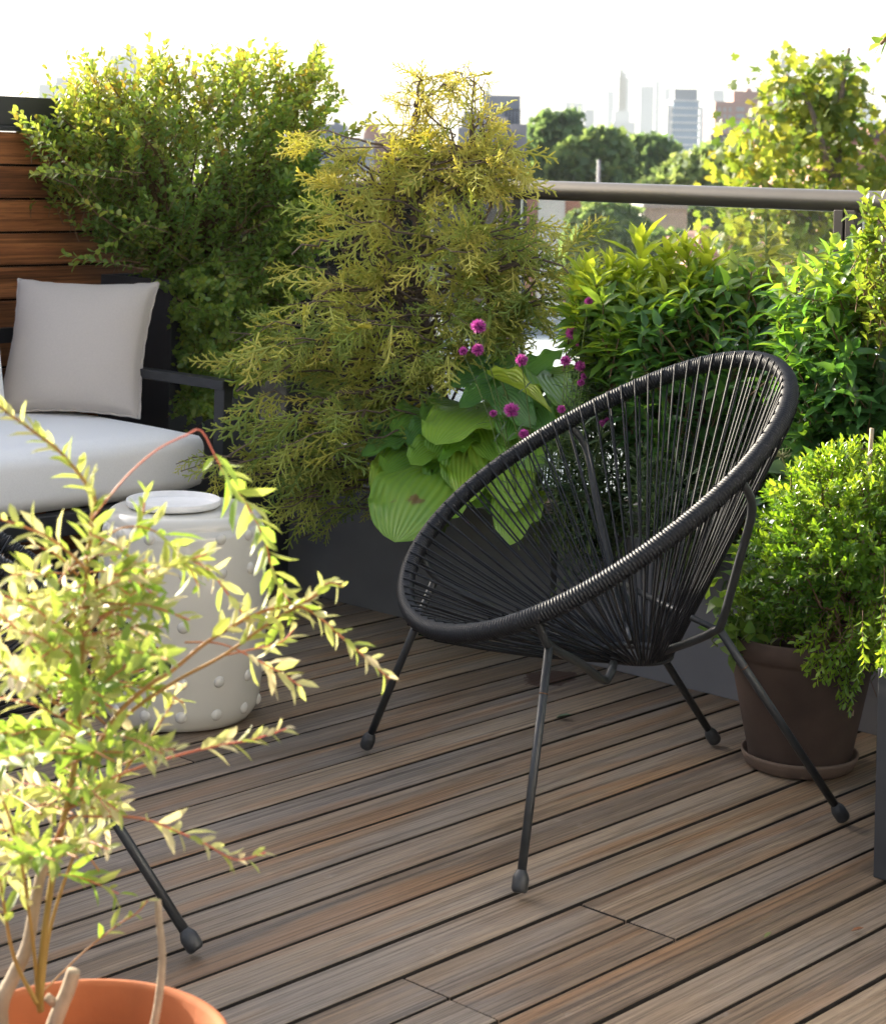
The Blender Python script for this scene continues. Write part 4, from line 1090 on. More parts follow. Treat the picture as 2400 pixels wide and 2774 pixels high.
hl = [((560, 1085, 4.58), (300, 1490, 4.36), .255, .5, (-.25, -.85, .5)), ((470, 960, 4.74), (180, 1230, 4.56), .16, .7, None), ((880, 890, 4.66), (800, 1265, 4.42), .14, .7, None),
      ((1060, 830, 4.66), (1130, 1300, 4.40), .185, .7, None), ((880, 640, 4.74), (590, 850, 4.48), .20, .62, (-.2, -.5, .85)), ((400, 790, 4.80), (85, 950, 4.62), .085, .18, (0, -.5, .9)),
      ((850, 850, 4.62), (610, 985, 4.5), .06, .25, (-.1, -.6, .8)), ((1190, 1290, 4.5), (1090, 1560, 4.33), .13, .6, None), ((1000, 1150, 4.6), (960, 1360, 4.5), .07, .12, None),
      ((700, 980, 4.64), (760, 1180, 4.55), .08, .1, None), ((560, 760, 4.74), (400, 900, 4.66), .09, .1, (0, -.4, .9)), ((300, 830, 4.78), (120, 760, 4.7), .05, .1, (0, -.6, .7)),
      ((620, 900, 4.66), (420, 1010, 4.56), .11, .5, (0, -.5, .85)), ((760, 760, 4.72), (560, 1000, 4.58), .13, .4, None), ((900, 760, 4.7), (1010, 980, 4.52), .12, .5, None),
      ((1150, 850, 4.6), (1290, 1080, 4.46), .13, .45, None), ((1060, 1050, 4.56), (1180, 1290, 4.42), .12, .6, None), ((820, 1000, 4.6), (700, 1180, 4.5), .12, .45, None),
      ((980, 620, 4.78), (1100, 800, 4.66), .12, .3, None), ((500, 700, 4.82), (300, 800, 4.72), .12, .3, (0, -.5, .85)), ((740, 640, 4.84), (500, 720, 4.74), .13, .35, (0, -.4, .9)), ((900, 1150, 4.56), (860, 1340, 4.48), .1, .3, None),
      ((680, 1060, 4.6), (640, 1290, 4.52), .12, .3, None), ((420, 960, 4.72), (240, 1080, 4.62), .12, .45, None)]
mb = MB()
for b, t, wd, tn, fc in hl:
    B_ = HP(*b); hosta_leaf(ho, B_, HP(*t), wd, tn, fc, droop=.34 if wd > .2 else rng.uniform(.12, .3), cup=-.10 if wd > .2 else rng.uniform(-.08, .16), blunt=.55 if wd > .21 else rng.uniform(0, .6))
    mb.tube(bez(hr1 + rng.normal(size=3) * .01, (hr1 + B_) / 2 + UP * .07, B_, 7), .0032, 6, False)
obj('petioles', mb, M['twig_green'], ho)
hr2 = HP(1330, 1000, 4.62); hr2[2] = PH - .04
ho2 = plant('hosta', hr2, 'darker hosta standing higher behind with one curled pale leaf', 'plant')
hl = [((1400, 420, 4.72), (1560, 660, 4.45), .17, .45, (.1, -.6, .8)), ((1230, 420, 4.7), (1470, 235, 4.74), .075, .30, (-.5, -.7, .5)), ((1040, 455, 4.62), (1390, 640, 4.42), .05, .85, (-.1, -.35, .95)),
      ((1290, 650, 4.6), (1370, 860, 4.46), .075, .12, None), ((1010, 400, 4.78), (700, 480, 4.7), .10, .08, (0, -.5, .85)), ((1050, 500, 4.72), (760, 620, 4.6), .10, .12, (0, -.5, .85)), ((1060, 560, 4.64), (1260, 770, 4.5), .1, .06, None), ((1250, 480, 4.76), (1060, 640, 4.66), .13, .3, None), ((1180, 640, 4.66), (1080, 860, 4.54), .13, .25, None),
      ((1320, 380, 4.8), (1180, 520, 4.74), .12, .3, None), ((1480, 560, 4.7), (1620, 760, 4.56), .12, .3, None), ((1380, 720, 4.62), (1480, 960, 4.46), .12, .3, None), ((900, 330, 4.88), (760, 450, 4.8), .12, .2, None), ((1120, 330, 4.88), (980, 470, 4.8), .12, .25, None)]
mb = MB()
for b, t, wd, tn, fc in hl:
    B_ = HP(*b); hosta_leaf(ho2, B_, HP(*t), wd, tn, fc, curl=.6 if tn == .85 else 0)
    mb.tube(bez(hr2 + rng.normal(size=3) * .01, (hr2 + B_) / 2 + UP * .07, B_, 7), .003, 6, False)
obj('petioles', mb, M['twig_green'], ho2)

# --- pink globe flowers
Mpink = leaf_mat('pink_bract', [(0, (0.42, 0.045, 0.30)), (1, (0.68, 0.16, 0.52))], .35, None, .5, .3)
T_SP = leaf_t(0.13, .3, -.1, ((.35, 1), (.75, .6)))
fr0 = HP(1400, 1200, 4.46); fr0[2] = PH - .04
gf = plant('globe_amaranth', fr0, 'slender plant with pink pompon flowers beside the hostas', 'flower')
S_, L_ = MB(), MB()
for x, y, dia, Z in ((885, 85, 110, 4.42), (880, 248, 92, 4.42), (780, 258, 66, 4.45), (1185, 322, 92, 4.36), (1530, 135, 90, 4.45), (1575, 222, 36, 4.46), (1490, 325, 82, 4.4), (1590, 362, 82, 4.42), (1618, 430, 52, 4.42), (1597, 477, 55, 4.4), (1462, 662, 64, 4.3), (1115, 668, 112, 4.28), (988, 690, 58, 4.36), (1200, 832, 74, 4.24), (1742, 760, 50, 4.4), (1778, 742, 50, 4.42), (1650, -90, 60, 4.4)):
    c = HP(x, y, Z); r = dia / 2.56 / 2 / FPX * Z; mb = MB(); n = 210
    i = np.arange(n) + .5; phi = np.arccos(1 - 2 * i / n); tht = math.pi * (1 + 5 ** .5) * i
    dd = np.stack([np.cos(tht) * np.sin(phi), np.sin(tht) * np.sin(phi), np.cos(phi) * .85 + .1], -1)
    add_leaves(mb, T_SP, c + dd * r * .12, dd + randv(n) * .12, randv(n), np.full(n, r * .95) * rng.uniform(.8, 1.1, n), rng.uniform(0, 1, n))
    obj('flower', mb, Mpink, gf)
    b = fr0 + np.array([(c[0] - fr0[0]) * .35, rng.normal() * .03, 0]); p = bez(b, (b + c) / 2 + np.array([(c[0] - b[0]) * -.2, 0, .03]), c - UP * r * .5, 14)
    S_.tube(p, .0013, 5, False)
    for q in (4, 8, 11):
        sg = unit(np.cross(p[q + 1] - p[q], randv(1)[0]))
        for s in (1, -1): add_leaves(L_, T_NARROW, p[q][None], (sg * s + UP * .4)[None], UP[None] + .01, np.array([.038]), np.array([rng.random()]))
obj('stems', S_, M['twig_green'], gf); obj('foliage', L_, Mnar, gf)

# --- potted boxwood
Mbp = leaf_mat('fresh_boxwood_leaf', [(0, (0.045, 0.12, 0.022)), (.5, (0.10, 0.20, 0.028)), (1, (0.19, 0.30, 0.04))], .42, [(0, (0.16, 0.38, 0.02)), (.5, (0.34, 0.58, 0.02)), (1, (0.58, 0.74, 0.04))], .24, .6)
br_ = bp_c + np.array([.05, .0, .235])
pb = plant('potted_boxwood', br_, 'dense bright green boxwood mound overflowing its clay pot')
L_, S_ = MB(), MB()
poly = [(1990, 1520), (2030, 1420), (2070, 1330), (2140, 1260), (2210, 1220), (2310, 1190), (2420, 1180), (2560, 1200), (2700, 1400), (2680, 1640), (2560, 1790), (2400, 1800), (2330, 1830), (2270, 1760), (2180, 1720), (2080, 1730), (2010, 1690), (1985, 1600)]
ctr = P(2330, 1560, 3.80)
tp_ = volume(poly, 3.80, .55, 1300, .5)
d = unit(tp_ - ctr + UP * -.02) * .9 + UP * .22 + rng.normal(size=tp_.shape) * .33 + np.array([-.12, -.18, 0])
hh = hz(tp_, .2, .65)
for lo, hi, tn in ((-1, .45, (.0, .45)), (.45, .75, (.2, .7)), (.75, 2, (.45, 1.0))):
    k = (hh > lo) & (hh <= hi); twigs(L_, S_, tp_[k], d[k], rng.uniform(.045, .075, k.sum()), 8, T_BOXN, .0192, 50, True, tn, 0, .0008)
for x, y, dx, dy, Z in ((2350, 1790, .1, 1, 3.62), (2380, 1760, .2, 1, 3.62), (2400, 1800, 0, 1, 3.62), (2330, 1760, -.2, .8, 3.6), (2420, 1740, .2, .8, 3.62), (2370, 1720, 0, .8, 3.6), (2290, 1740, -.3, .7, 3.6), (2290, 1900, -.1, 1, 3.6), (2300, 1850, 0, 1, 3.6), (2330, 1830, .1, 1, 3.6), (2200, 1800, -.8, .6, 3.6), (2170, 1760, -1, .4, 3.62), (2250, 1840, -.5, .9, 3.58), (2000, 1600, -1, -.2, 3.75), (2395, 1810, 0, 1, 3.1), (2230, 1240, -.5, -1, 3.75), (2310, 1210, 0, -1, 3.75), (2190, 1265, -1, -.3, 3.72)):
    nn = 5; t0 = np.repeat(P(x, y, Z)[None], nn, 0) + rng.normal(size=(nn, 3)) * .012
    twigs(L_, S_, t0, np.array([[dx, -.2, -dy]]) + rng.normal(size=(nn, 3)) * .2, .075, 9, T_BOXN, .0172, 50, True, (.5, .95), 0, .0008)
branches(S_, br_, list(tp_[rng.choice(len(tp_), 80, False)]), .005, .0012, .2)
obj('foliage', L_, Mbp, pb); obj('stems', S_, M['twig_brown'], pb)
# bamboo cane
mb = MB(); a_, b_ = P(2352, 1300, 3.70), P(2362, 1160, 3.70); dn = unit(b_ - a_); base = a_ - dn * .45
pts = [base, a_, a_ + (b_ - a_) * .45, a_ + (b_ - a_) * .5, a_ + (b_ - a_) * .55, b_]
mb.tube(pts, [.0042, .0042, .0042, .0049, .0042, .0042], 10); o = obj('bamboo_cane', mb, M['bamboo'], loc=tuple(base)); tag(o, 'short bamboo cane sticking up from the potted boxwood', 'cane')
# creeping plant with round leaves in the pot's left side
Mhe = leaf_mat('creeper_leaf', [(0, (0.05, 0.12, 0.03)), (1, (0.14, 0.22, 0.04))], .4, [(0, (0.2, 0.4, 0.03)), (1, (0.42, 0.55, 0.05))], .4, .4)
cr0 = bp_c + np.array([-.10, -.02, .235]); cp = plant('creeping_plant', cr0, 'broad-leaved creeper at the left side of the clay pot', 'plant')
L_, S_ = MB(), MB()
tp_ = volume([(1900, 1600), (1960, 1500), (2020, 1480), (2050, 1600), (2060, 1740), (1990, 1760), (1930, 1720)], 3.74, .2, 46)
twigs(L_, S_, tp_, unit(tp_ - cr0) + UP * .3 + rng.normal(size=tp_.shape) * .3, .06, 3, T_HEART, .036, 70, False, (.0, .95), .3, .0012)
branches(S_, cr0, list(tp_[::3]), .002, .001, .3)
obj('foliage', L_, Mhe, cp); obj('stems', S_, M['twig_green'], cp)
# clematis with a feathery seed head
cl0 = uv(PU + .15, float(P(2110, 1400, 4.1) @ V), PH - .04); cl = plant('clematis', cl0, 'clematis with one feathery seed head and grey-green leaves right of the chair', 'plant')
L_, S_ = MB(), MB(); sh = P(2117, 1236, 3.86); S_.tube(smooth_path([cl0, P(2160, 1340, 3.95), P(2135, 1280, 3.88), sh], 18), .0016, 5, False)
for x, y, dx, dy, sz, tn in ((2130, 1270, -1, -.1, .05, .2), (2150, 1290, .8, -.4, .04, .3), (2110, 1300, -.3, 1, .04, .9), (2060, 1350, -1, .3, .045, .1), (2070, 1400, -.9, .5, .05, .15), (2050, 1440, -.8, .8, .045, .3), (2180, 1300, 1, .1, .04, .2), (2200, 1330, .9, .2, .05, .1), (2030, 1380, -.4, -1, .04, .1)):
    add_leaves(L_, T_HEART, P(x, y, 3.86)[None], np.array([[dx, -.3, -dy]]), np.array([[0, -.6, .8]]), np.array([sz]), np.array([tn]))
obj('foliage', L_, leaf_mat('clematis_leaf', [(0, (0.05, 0.09, 0.06)), (1, (0.15, 0.24, 0.04))], .3, None, .45, .4), cl)
n = 46; dd = randv(n) * [1, 1, .7] + UP * .35; sticks(S_, np.repeat(sh[None], n, 0), sh + dd * .016, .0005, .0004)
dd2 = dd + np.cross(dd, [0, 1, 0]) * .8; sticks(S_, sh + dd * .016, sh + dd * .016 + dd2 * .007, .0004, .0002)
obj('stems', S_, simple('clematis_stem', (.24, .24, .12), .7), cl)

# --- willow in the foreground
Mwil = leaf_mat('variegated_willow_leaf', [(0.0, (0.11, 0.20, 0.04)), (0.3, (0.22, 0.31, 0.07)), (0.5, (0.38, 0.42, 0.13)), (0.75, (0.58, 0.57, 0.30)), (1.0, (0.68, 0.60, 0.42))], .42,
                [(0.0, (0.20, 0.40, 0.03)), (0.3, (0.36, 0.50, 0.06)), (0.5, (0.48, 0.53, 0.11)), (0.75, (0.60, 0.59, 0.25)), (1.0, (0.66, 0.54, 0.32))], .42, .35)
wr = pot_c + UP * .20
wi = plant('variegated_willow', wr, 'variegated willow with cream and pale green leaves filling the left foreground')
L_, S_ = MB(), MB()
def willow_branch(pts, r0, r1, t0=.3, gap=.0095, size=.040, tint=(.25, .85), red=.5, tl=None):
    gap *= .6; size *= .76
    r0 *= .76
    p = smooth_path(pts, 44); n = len(p); S_.tube(p, np.linspace(r0, r1, n), 6, True, np.linspace(max(0, red - .3), red + .2, n))
    seg = np.linalg.norm(np.diff(p, axis=0), axis=1); c = np.concatenate([[0], np.cumsum(seg)]); Ln = c[-1]
    s = np.arange(t0 * Ln, Ln, gap); k = np.clip(np.searchsorted(c, s) - 1, 0, n - 2); f = ((s - c[k]) / seg[k])[:, None]
    pos = p[k] * (1 - f) + p[k + 1] * f; ax = unit(p[k + 1] - p[k]); m = len(s)
    rot = np.arange(m) * 2.4 + rng.uniform(-.4, .4, m); x = unit(np.cross(ax, [.2, .3, .9])); y = np.cross(ax, x)
    sd = x * np.cos(rot)[:, None] + y * np.sin(rot)[:, None]
    a = R(42) + rng.normal(size=m) * .2; ld = ax * np.cos(a)[:, None] + sd * np.sin(a)[:, None] + UP * .1
    fr_ = (s / Ln); sz = size * rng.uniform(.65, 1.2, m) * (1.05 - .45 * np.clip((fr_ - .6) / .4, 0, 1))
    add_leaves(L_, T_WILLOW, pos, ld, ax * .5 + UP * .6 + rng.normal(size=(m, 3)) * .4, sz, np.clip(rng.uniform(tint[0], tint[1], m) + .15 * (fr_ - .5), 0, 1))
    return p
def WB(l, Z0, Z1, **kw):
    n = len(l); return willow_branch([P(x, y, Z0 + (Z1 - Z0) * i / (n - 1)) for i, (x, y) in enumerate(l)], **kw)
base = [(100, 2720), (150, 2560), (185, 2300)]
main = WB([(110, 2740), (112, 2600), (150, 2330), (205, 2060), (216, 1868), (224, 1728), (235, 1555), (250, 1400), (254, 1343), (170, 1231), (103, 1178), (0, 1102), (-60, 1060)], 1.86, 1.75, r0=.0045, r1=.0012, t0=.68, gap=.0075, size=.046, tint=(.3, .7), red=.15)
WB([(249, 1405), (300, 1340), (357, 1276), (430, 1215), (502, 1180), (545, 1166), (585, 1240), (625, 1312), (670, 1370), (714, 1455), (743, 1556), (790, 1640), (820, 1650)], 1.78, 1.9, r0=.0013, r1=.0007, t0=.45, gap=.0075, size=.046, tint=(.1, .5), red=.95)
WB([(235, 1545), (190, 1500), (130, 1455), (60, 1425), (-20, 1400)], 1.78, 1.74, r0=.0022, r1=.001, t0=.25, gap=.009, tint=(.35, .8), red=.55)
WB([(180, 2200), (300, 1960), (400, 1860), (469, 1815), (560, 1740), (680, 1670), (770, 1643), (840, 1655), (930, 1730), (1000, 1790), (1055, 1840)], 1.84, 1.92, r0=.0035, r1=.001, t0=.5, gap=.0085, size=.04, tint=(.3, .9), red=.5)
WB([(240, 2120), (322, 1960), (469, 1850), (603, 1777), (737, 1683), (851, 1616), (890, 1580), (930, 1590)], 1.86, 1.9, r0=.003, r1=.001, t0=.62, gap=.007, size=.042, tint=(.25, .75), red=.4)
WB([(603, 1777), (680, 1760), (760, 1740), (800, 1700)], 1.9, 1.9, r0=.0013, r1=.0008, t0=.4, gap=.009, red=.8)
WB([(500, 1740), (600, 1745), (700, 1790), (770, 1830), (815, 1860)], 1.88, 1.9, r0=.0013, r1=.0008, t0=.5, gap=.007, size=.045, tint=(.5, 1), red=.8)
WB([(190, 2190), (300, 2110), (469, 2051), (603, 2018), (680, 2005), (775, 1975)], 1.84, 1.86, r0=.002, r1=.0009, t0=.62, gap=.008, size=.035, tint=(.4, .9), red=.85)
WB([(130, 2330), (179, 2225), (279, 2213), (378, 2217), (458, 2244), (557, 2288), (640, 2330), (720, 2310)], 1.84, 1.8, r0=.0018, r1=.0008, t0=.5, gap=.009, size=.036, tint=(.35, .9), red=.8)
WB([(115, 2690), (219, 2587), (318, 2507), (370, 2475), (400, 2440)], 1.88, 1.86, r0=.0012, r1=.0007, t0=.55, gap=.012, size=.03, tint=(.2, .6), red=.6)
WB([(110, 2720), (140, 2500), (230, 2250), (330, 2100), (420, 1980), (470, 1900)], 1.9, 1.95, r0=.003, r1=.001, t0=.45, gap=.009, tint=(.2, .8), red=.3)
WB([(105, 2730), (90, 2560), (60, 2350), (20, 2200), (-30, 2100)], 1.86, 1.8, r0=.003, r1=.001, t0=.4, gap=.009, tint=(.25, .85), red=.3)
WB([(100, 2720), (40, 2600), (10, 2450), (-10, 2300)], 1.84, 1.8, r0=.003, r1=.001, t0=.5, gap=.011, tint=(.2, .8), red=.3)
WB([(225, 1720), (300, 1660), (380, 1590), (450, 1540), (560, 1500)], 1.79, 1.84, r0=.0016, r1=.0008, t0=.25, gap=.008, tint=(.3, .9), red=.75)
WB([(228, 1690), (330, 1640), (420, 1570), (480, 1520), (560, 1540), (640, 1640), (690, 1700)], 1.79, 1.9, r0=.0015, r1=.0008, t0=.4, gap=.009, tint=(.35, .95), red=.8)
WB([(222, 1740), (150, 1690), (80, 1640), (0, 1610)], 1.79, 1.76, r0=.0015, r1=.0008, t0=.2, gap=.008, tint=(.3, .9), red=.75)
WB([(218, 1850), (120, 1790), (40, 1700), (-30, 1640)], 1.8, 1.72, r0=.0015, r1=.0008, t0=.2, gap=.008, tint=(.3, .95), red=.75)
WB([(300, 1520), (360, 1460), (385, 1400), (395, 1330)], 1.82, 1.86, r0=.0013, r1=.0008, t0=.3, gap=.01, tint=(.2, .6), red=.6)
WB([(260, 1480), (330, 1430), (420, 1440), (500, 1520), (540, 1590)], 1.8, 1.86, r0=.0013, r1=.0008, t0=.3, gap=.0095, size=.045, tint=(.15, .6), red=.6)
# filling side shoots
for i in range(100):
    y0 = rng.uniform(1540, 2380); x0 = 210 + rng.normal() * 70 - (y0 - 1900) * .1
    sgn = 1 if rng.random() < .52 else -1
    L = rng.uniform(110, 300); ang = rng.uniform(-.5, .75)
    Z0 = 1.84 + rng.normal() * .05; dz = rng.normal() * .12
    x1, y1 = x0 + sgn * L * math.cos(ang) * .9, y0 - L * math.sin(ang)
    if y1 > 2050 and x1 > 330: continue
    if x1 > 520: continue
    WB([(x0, y0), ((x0 + x1) / 2, (y0 + y1) / 2 - 18), (x1, y1)], Z0, Z0 + dz, r0=.0014, r1=.0007, t0=.25, gap=.0085, size=rng.uniform(.03, .042), tint=(.3, 1.0) if rng.random() < .6 else (.05, .5), red=.75)
obj('foliage', L_, Mwil, wi); obj('stems', S_, M['twig_red'], wi)
mb = MB()
for l, r0, r1 in (([(20, 2900), (0, 2740), (40, 2640), (75, 2560), (100, 2420), (125, 2320)], .0085, .005), ([(120, 2850), (160, 2740), (185, 2680), (200, 2630)], .008, .0068), ([(150, 2720), (125, 2700)], .0045, .004), ([(395, 2860), (425, 2740), (440, 2600), (432, 2500), (428, 2440)], .0042, .0034)):
    n = len(l); p = np.array([P(x, y, 1.86) for x, y in l]); mb.tube(smooth_path(p, 24) if n > 2 else p, np.linspace(r0, r1, len(smooth_path(p, 24)) if n > 2 else 2), 9)
obj('old_wood', mb, M['bark_pale'], wi)

# --- things lying on the deck
Mfall = leaf_mat('fallen_leaf', [(0, (0.06, 0.10, 0.05)), (.5, (0.16, 0.20, 0.06)), (1, (0.22, 0.085, 0.03))], .2)
for x, y, dx, dy, sz, tn, lab in ((1505, 1950, 1, -.15, .034, .0, 'green fallen leaf lying on the deck under the chair'), (2305, 2530, 1, 0, .02, 1.0, 'small brown leaf on the deck at lower right'), (2070, 2548, .6, .5, .016, .55, 'tiny yellow leaf caught in a deck gap')):
    g = G(x, y) + UP * .004; mb = MB(); v, f3, f4 = leaf_t(.24, .5, -.2)
    add_leaves(mb, (v, f3, f4), g[None], np.array([[dx, dy, .08]]), UP[None], np.array([sz]), np.array([tn]))
    add_leaves(mb, (v, f3, f4), g[None] - UP * .0005, np.array([[dx, dy, .08]]), UP[None], np.array([sz]), np.array([tn]))
    o = obj('fallen_leaf', mb, Mfall, loc=tuple(g)); tag(o, lab, 'leaf')

# ================================================================== BEYOND THE RAILING
Mplane = leaf_mat('plane_leaf', [(0, (0.05, 0.09, 0.02)), (.5, (0.11, 0.14, 0.022)), (1, (0.20, 0.18, 0.025))], .5, [(0, (0.18, 0.31, 0.03)), (.5, (0.38, 0.43, 0.04)), (1, (0.56, 0.47, 0.05))], .45, .35)
pt0 = P(2330, 600, 13.0); pt0[2] = -12.5
pt = plant('plane_tree', pt0, 'plane tree with lobed yellow-green leaves rising beyond the railing at right', 'tree')
L_, S_ = MB(), MB()
for poly, n in (([(2075, 260), (2095, 200), (2145, 190), (2180, 240), (2230, 215), (2270, 160), (2300, 140), (2305, 220), (2300, 290), (2280, 350), (2220, 330), (2150, 330), (2080, 300)], 62),
                ([(1970, 440), (2000, 360), (2060, 300), (2200, 320), (2280, 340), (2310, 430), (2400, 370), (2480, 380), (2500, 600), (2300, 620), (1990, 540)], 140),
                ([(1900, 640), (1960, 590), (2060, 570), (2300, 580), (2280, 700), (2120, 720), (1960, 730)], 70)):
    tp_ = volume(poly, 13.0, 1.4, n)
    m = 11
    pos = np.repeat(tp_, m, 0) + rng.normal(size=(n * m, 3)) * .1
    dd = randv(n * m) + UP * -.15 + np.array([0, -.15, 0]); add_leaves(L_, T_MAPLE, pos, dd, randv(n * m) * .8 + UP * .6 + np.array([0, -.4, 0]), rng.uniform(.038, .07, n * m), np.clip(rng.normal(.40, .25, n * m), 0, 1))
tr0 = P(2300, 640, 13.0)
for l in ([(2300, 640), (2260, 520), (2230, 400), (2190, 280), (2130, 200)], [(2260, 520), (2270, 380), (2280, 250), (2300, 130)], [(2300, 640), (2150, 560), (2050, 480), (1985, 450)], [(2200, 620), (2050, 640), (1930, 660)], [(2300, 640), (2380, 500), (2450, 420)], [(2230, 400), (2140, 350), (2070, 320)]):
    p = smooth_path([P(x, y, 13.0 + rng.normal() * .2) for x, y in l], 20); S_.tube(p, np.linspace(.04, .01, len(p)), 6, False)
S_.tube(smooth_path([pt0, pt0 * .5 + tr0 * .5 + np.array([.3, 0, 0]), tr0], 16), np.linspace(.22, .05, 17)[:len(smooth_path([pt0, pt0 * .5 + tr0 * .5, tr0], 16))], 8, False)
obj('crown', L_, Mplane, pt); obj('trunk', S_, M['bark'], pt)
# tall shrub in the corner planter, crown added outside the frame to shade the deck: one shoot hangs into the top right corner
nt0 = uv(rc @ U + .2, rc @ V - .45, .31)
nt_ = plant('corner_shrub', nt0, 'tall shrub in the right corner planter, one shoot showing at the top right corner, unseen crown added for shade', 'shrub')
L_, S_ = MB(), MB(); tpp = P(2386, 118, 3.25)
S_.tube(smooth_path([nt0, nt0 + UP * .6, P(2620, 20, 3.15), P(2450, 60, 3.22), tpp], 24), .003, 6, False)
twigs(L_, S_, np.array([tpp]), np.array([[-.8, 0, -.5]]), .10, 8, T_BOX, .03, 50, True, (.0, .4))
n = 700; q = randv(n) * (rng.uniform(.2, 1, n) ** .4)[:, None] * np.array([.36, .42, .62]); tp_ = q + uv(rc @ U + .32, rc @ V - .62, .95)
tp_ = tp_[tp_[:, 0] / tp_[:, 1] > .262]
twigs(L_, S_, tp_, unit(tp_ - nt0) + UP * .3 + rng.normal(size=tp_.shape) * .3, .12, 8, T_BOX, .032, 55, True, (.1, .6))
branches(S_, nt0, list(tp_[::12]), .008, .002, .2)
obj('foliage', L_, Mbox, nt_); obj('stems', S_, M['twig_brown'], nt_)

# distant trees
Mfar = leaf_mat('hazy_far_foliage', [(0, (0.09, 0.15, 0.085)), (.5, (0.15, 0.225, 0.10)), (1, (0.24, 0.30, 0.12))], .42, [(0, (0.17, 0.28, 0.09)), (.5, (0.30, 0.42, 0.10)), (1, (0.46, 0.54, 0.14))], .6, .2)  # paler, bluer leaf colours: some distance haze is painted in
def far_tree(poly, D, n, tint, label, leaf=.36, depth=None):
    p = np.array(poly, float); cx_, by = p[:, 0].mean(), p[:, 1].max()
    base = P(cx_, by, D); top = base.copy(); base = np.array([base[0], D, -12.6])
    t = plant('street_tree', base, label, 'tree', 'trees beyond the railing'); L_, S_ = MB(), MB()
    wid = (p[:, 0].max() - p[:, 0].min()) * D / FPX; depth = depth or wid * .8
    cl = volume(poly, D, depth, max(50, n // 36), .3)
    m = n // len(cl); pos = np.repeat(cl, m, 0); rad = (wid * rng.uniform(.02, .085, len(cl)) ** 1.0).repeat(m)[:, None]
    off = randv(len(pos)) * (rng.uniform(.1, 1.15, len(pos)) ** .6)[:, None] * rad * [1.0, 1.0, 1.0]; pos = pos + off
    ct = np.repeat(rng.uniform(tint[0], tint[1], len(cl)), m)
    ex = volume(poly, D, depth, n // 3, .5) + rng.normal(size=(n // 3, 3)) * wid * .045; pos = np.concatenate([pos, ex]); off = np.concatenate([off / rad, randv(len(ex)) * .5]); ct = np.concatenate([ct, rng.uniform(tint[0], tint[1], len(ex))])
    add_leaves(L_, T_QUAD, pos, randv(len(pos)) + off * .6, randv(len(pos)) + off, np.full(len(pos), leaf) * rng.uniform(.6, 1.2, len(pos)), np.clip(ct + rng.normal(size=len(pos)) * .12, 0, 1))
    hi = P(cx_, p[:, 1].min() + 40, D); S_.tube(smooth_path([base, (base + hi) / 2 + [wid * .02, 0, 0], hi], 12), np.linspace(.45, .06, len(smooth_path([base, base, hi], 12))), 7, False)
    for e in cl[::4]: S_.tube([np.array([base[0], D, min(e[2] - wid * .15, hi[2])]), e], [.12, .03], 4, False)
    obj('crown', L_, Mfar, t); obj('trunk', S_, M['bark'], t)
far_tree([(1405, 430), (1440, 350), (1480, 310), (1520, 320), (1560, 290), (1580, 360), (1570, 560), (1400, 560)], 110, 5200, (.0, .4), 'tallest dark green tree beyond the handrail, beside the grey rooftop block', .42)
far_tree([(1485, 470), (1520, 410), (1580, 380), (1630, 350), (1690, 380), (1710, 460), (1700, 600), (1490, 600)], 95, 5600, (.25, .75), 'broad mid-green tree beyond the handrail in front of the dark tree', .38)
far_tree([(1690, 450), (1720, 380), (1770, 370), (1830, 400), (1850, 480), (1840, 600), (1700, 600)], 105, 4600, (.1, .5), 'mid-green tree beyond the handrail left of the glass office tower', .4)
far_tree([(1750, 510), (1810, 450), (1870, 420), (1930, 410), (2010, 400), (2060, 460), (2060, 600), (1760, 600)], 82, 6200, (.4, 1.0), 'yellowish bushy tree beyond the handrail below the brick apartment block', .33)
far_tree([(1530, 660), (1560, 580), (1620, 555), (1700, 560), (1750, 620), (1770, 740), (1540, 760)], 46, 5200, (.3, .7), 'rounded small-leaved tree seen through the glass below the handrail', .19)
far_tree([(1740, 700), (1770, 640), (1830, 640), (1880, 700), (1870, 780), (1740, 780)], 44, 3200, (.1, .5), 'small dark green tree seen through the glass by the beige garage', .19)
far_tree([(1850, 600), (1880, 560), (1960, 550), (2030, 580), (2040, 650), (1860, 660)], 78, 3200, (.0, .4), 'dark tree behind the plane tree leaves below the handrail', .33)
far_tree([(640, 520), (700, 470), (800, 450), (860, 500), (850, 600), (650, 600)], 90, 3200, (.1, .5), 'dark tree far behind the large boxwood', .36)

# ---------------------------------------------------------------- buildings
def bmat(name, col, rough=.8): return simple(name, col, rough, .08, 2.0)
M['grey_wall'] = bmat('grey_render', (.26, .275, .295)); M['grey_light'] = bmat('pale_render', (.36, .36, .35)); M['brick'] = bmat('brick_wall', (.34, .165, .125)); M['brick_far'] = bmat('far_brick', (.40, .25, .205))
M['white_wall'] = bmat('white_wall', (.62, .63, .62)); M['beige_wall'] = bmat('beige_wall', (.40, .375, .33)); M['dark_wall'] = bmat('dark_wall', (.07, .065, .065)); M['window'] = simple('window_glass', (.10, .13, .16), .15, .1, 1); M['silver_roof'] = simple('silver_roof', (.72, .73, .74), .38, .12, 1.2, 0, .3)
M['tower_glass'] = simple('tower_glass', (.26, .34, .42), .25, .1, .05); M['tower_band'] = bmat('tower_band', (.62, .62, .6)); M['tower_far'] = bmat('skyline_tower', (.26, .28, .30)); M['copper'] = bmat('terracotta_cap', (.45, .15, .09))
def ext(x0, x1, y0, D):
    """world x range and top height for photo columns x0..x1 at top row y0"""
    a, b = P(x0, y0, D), P(x1, y0, D); return a[0], b[0], (a[2] + b[2]) / 2
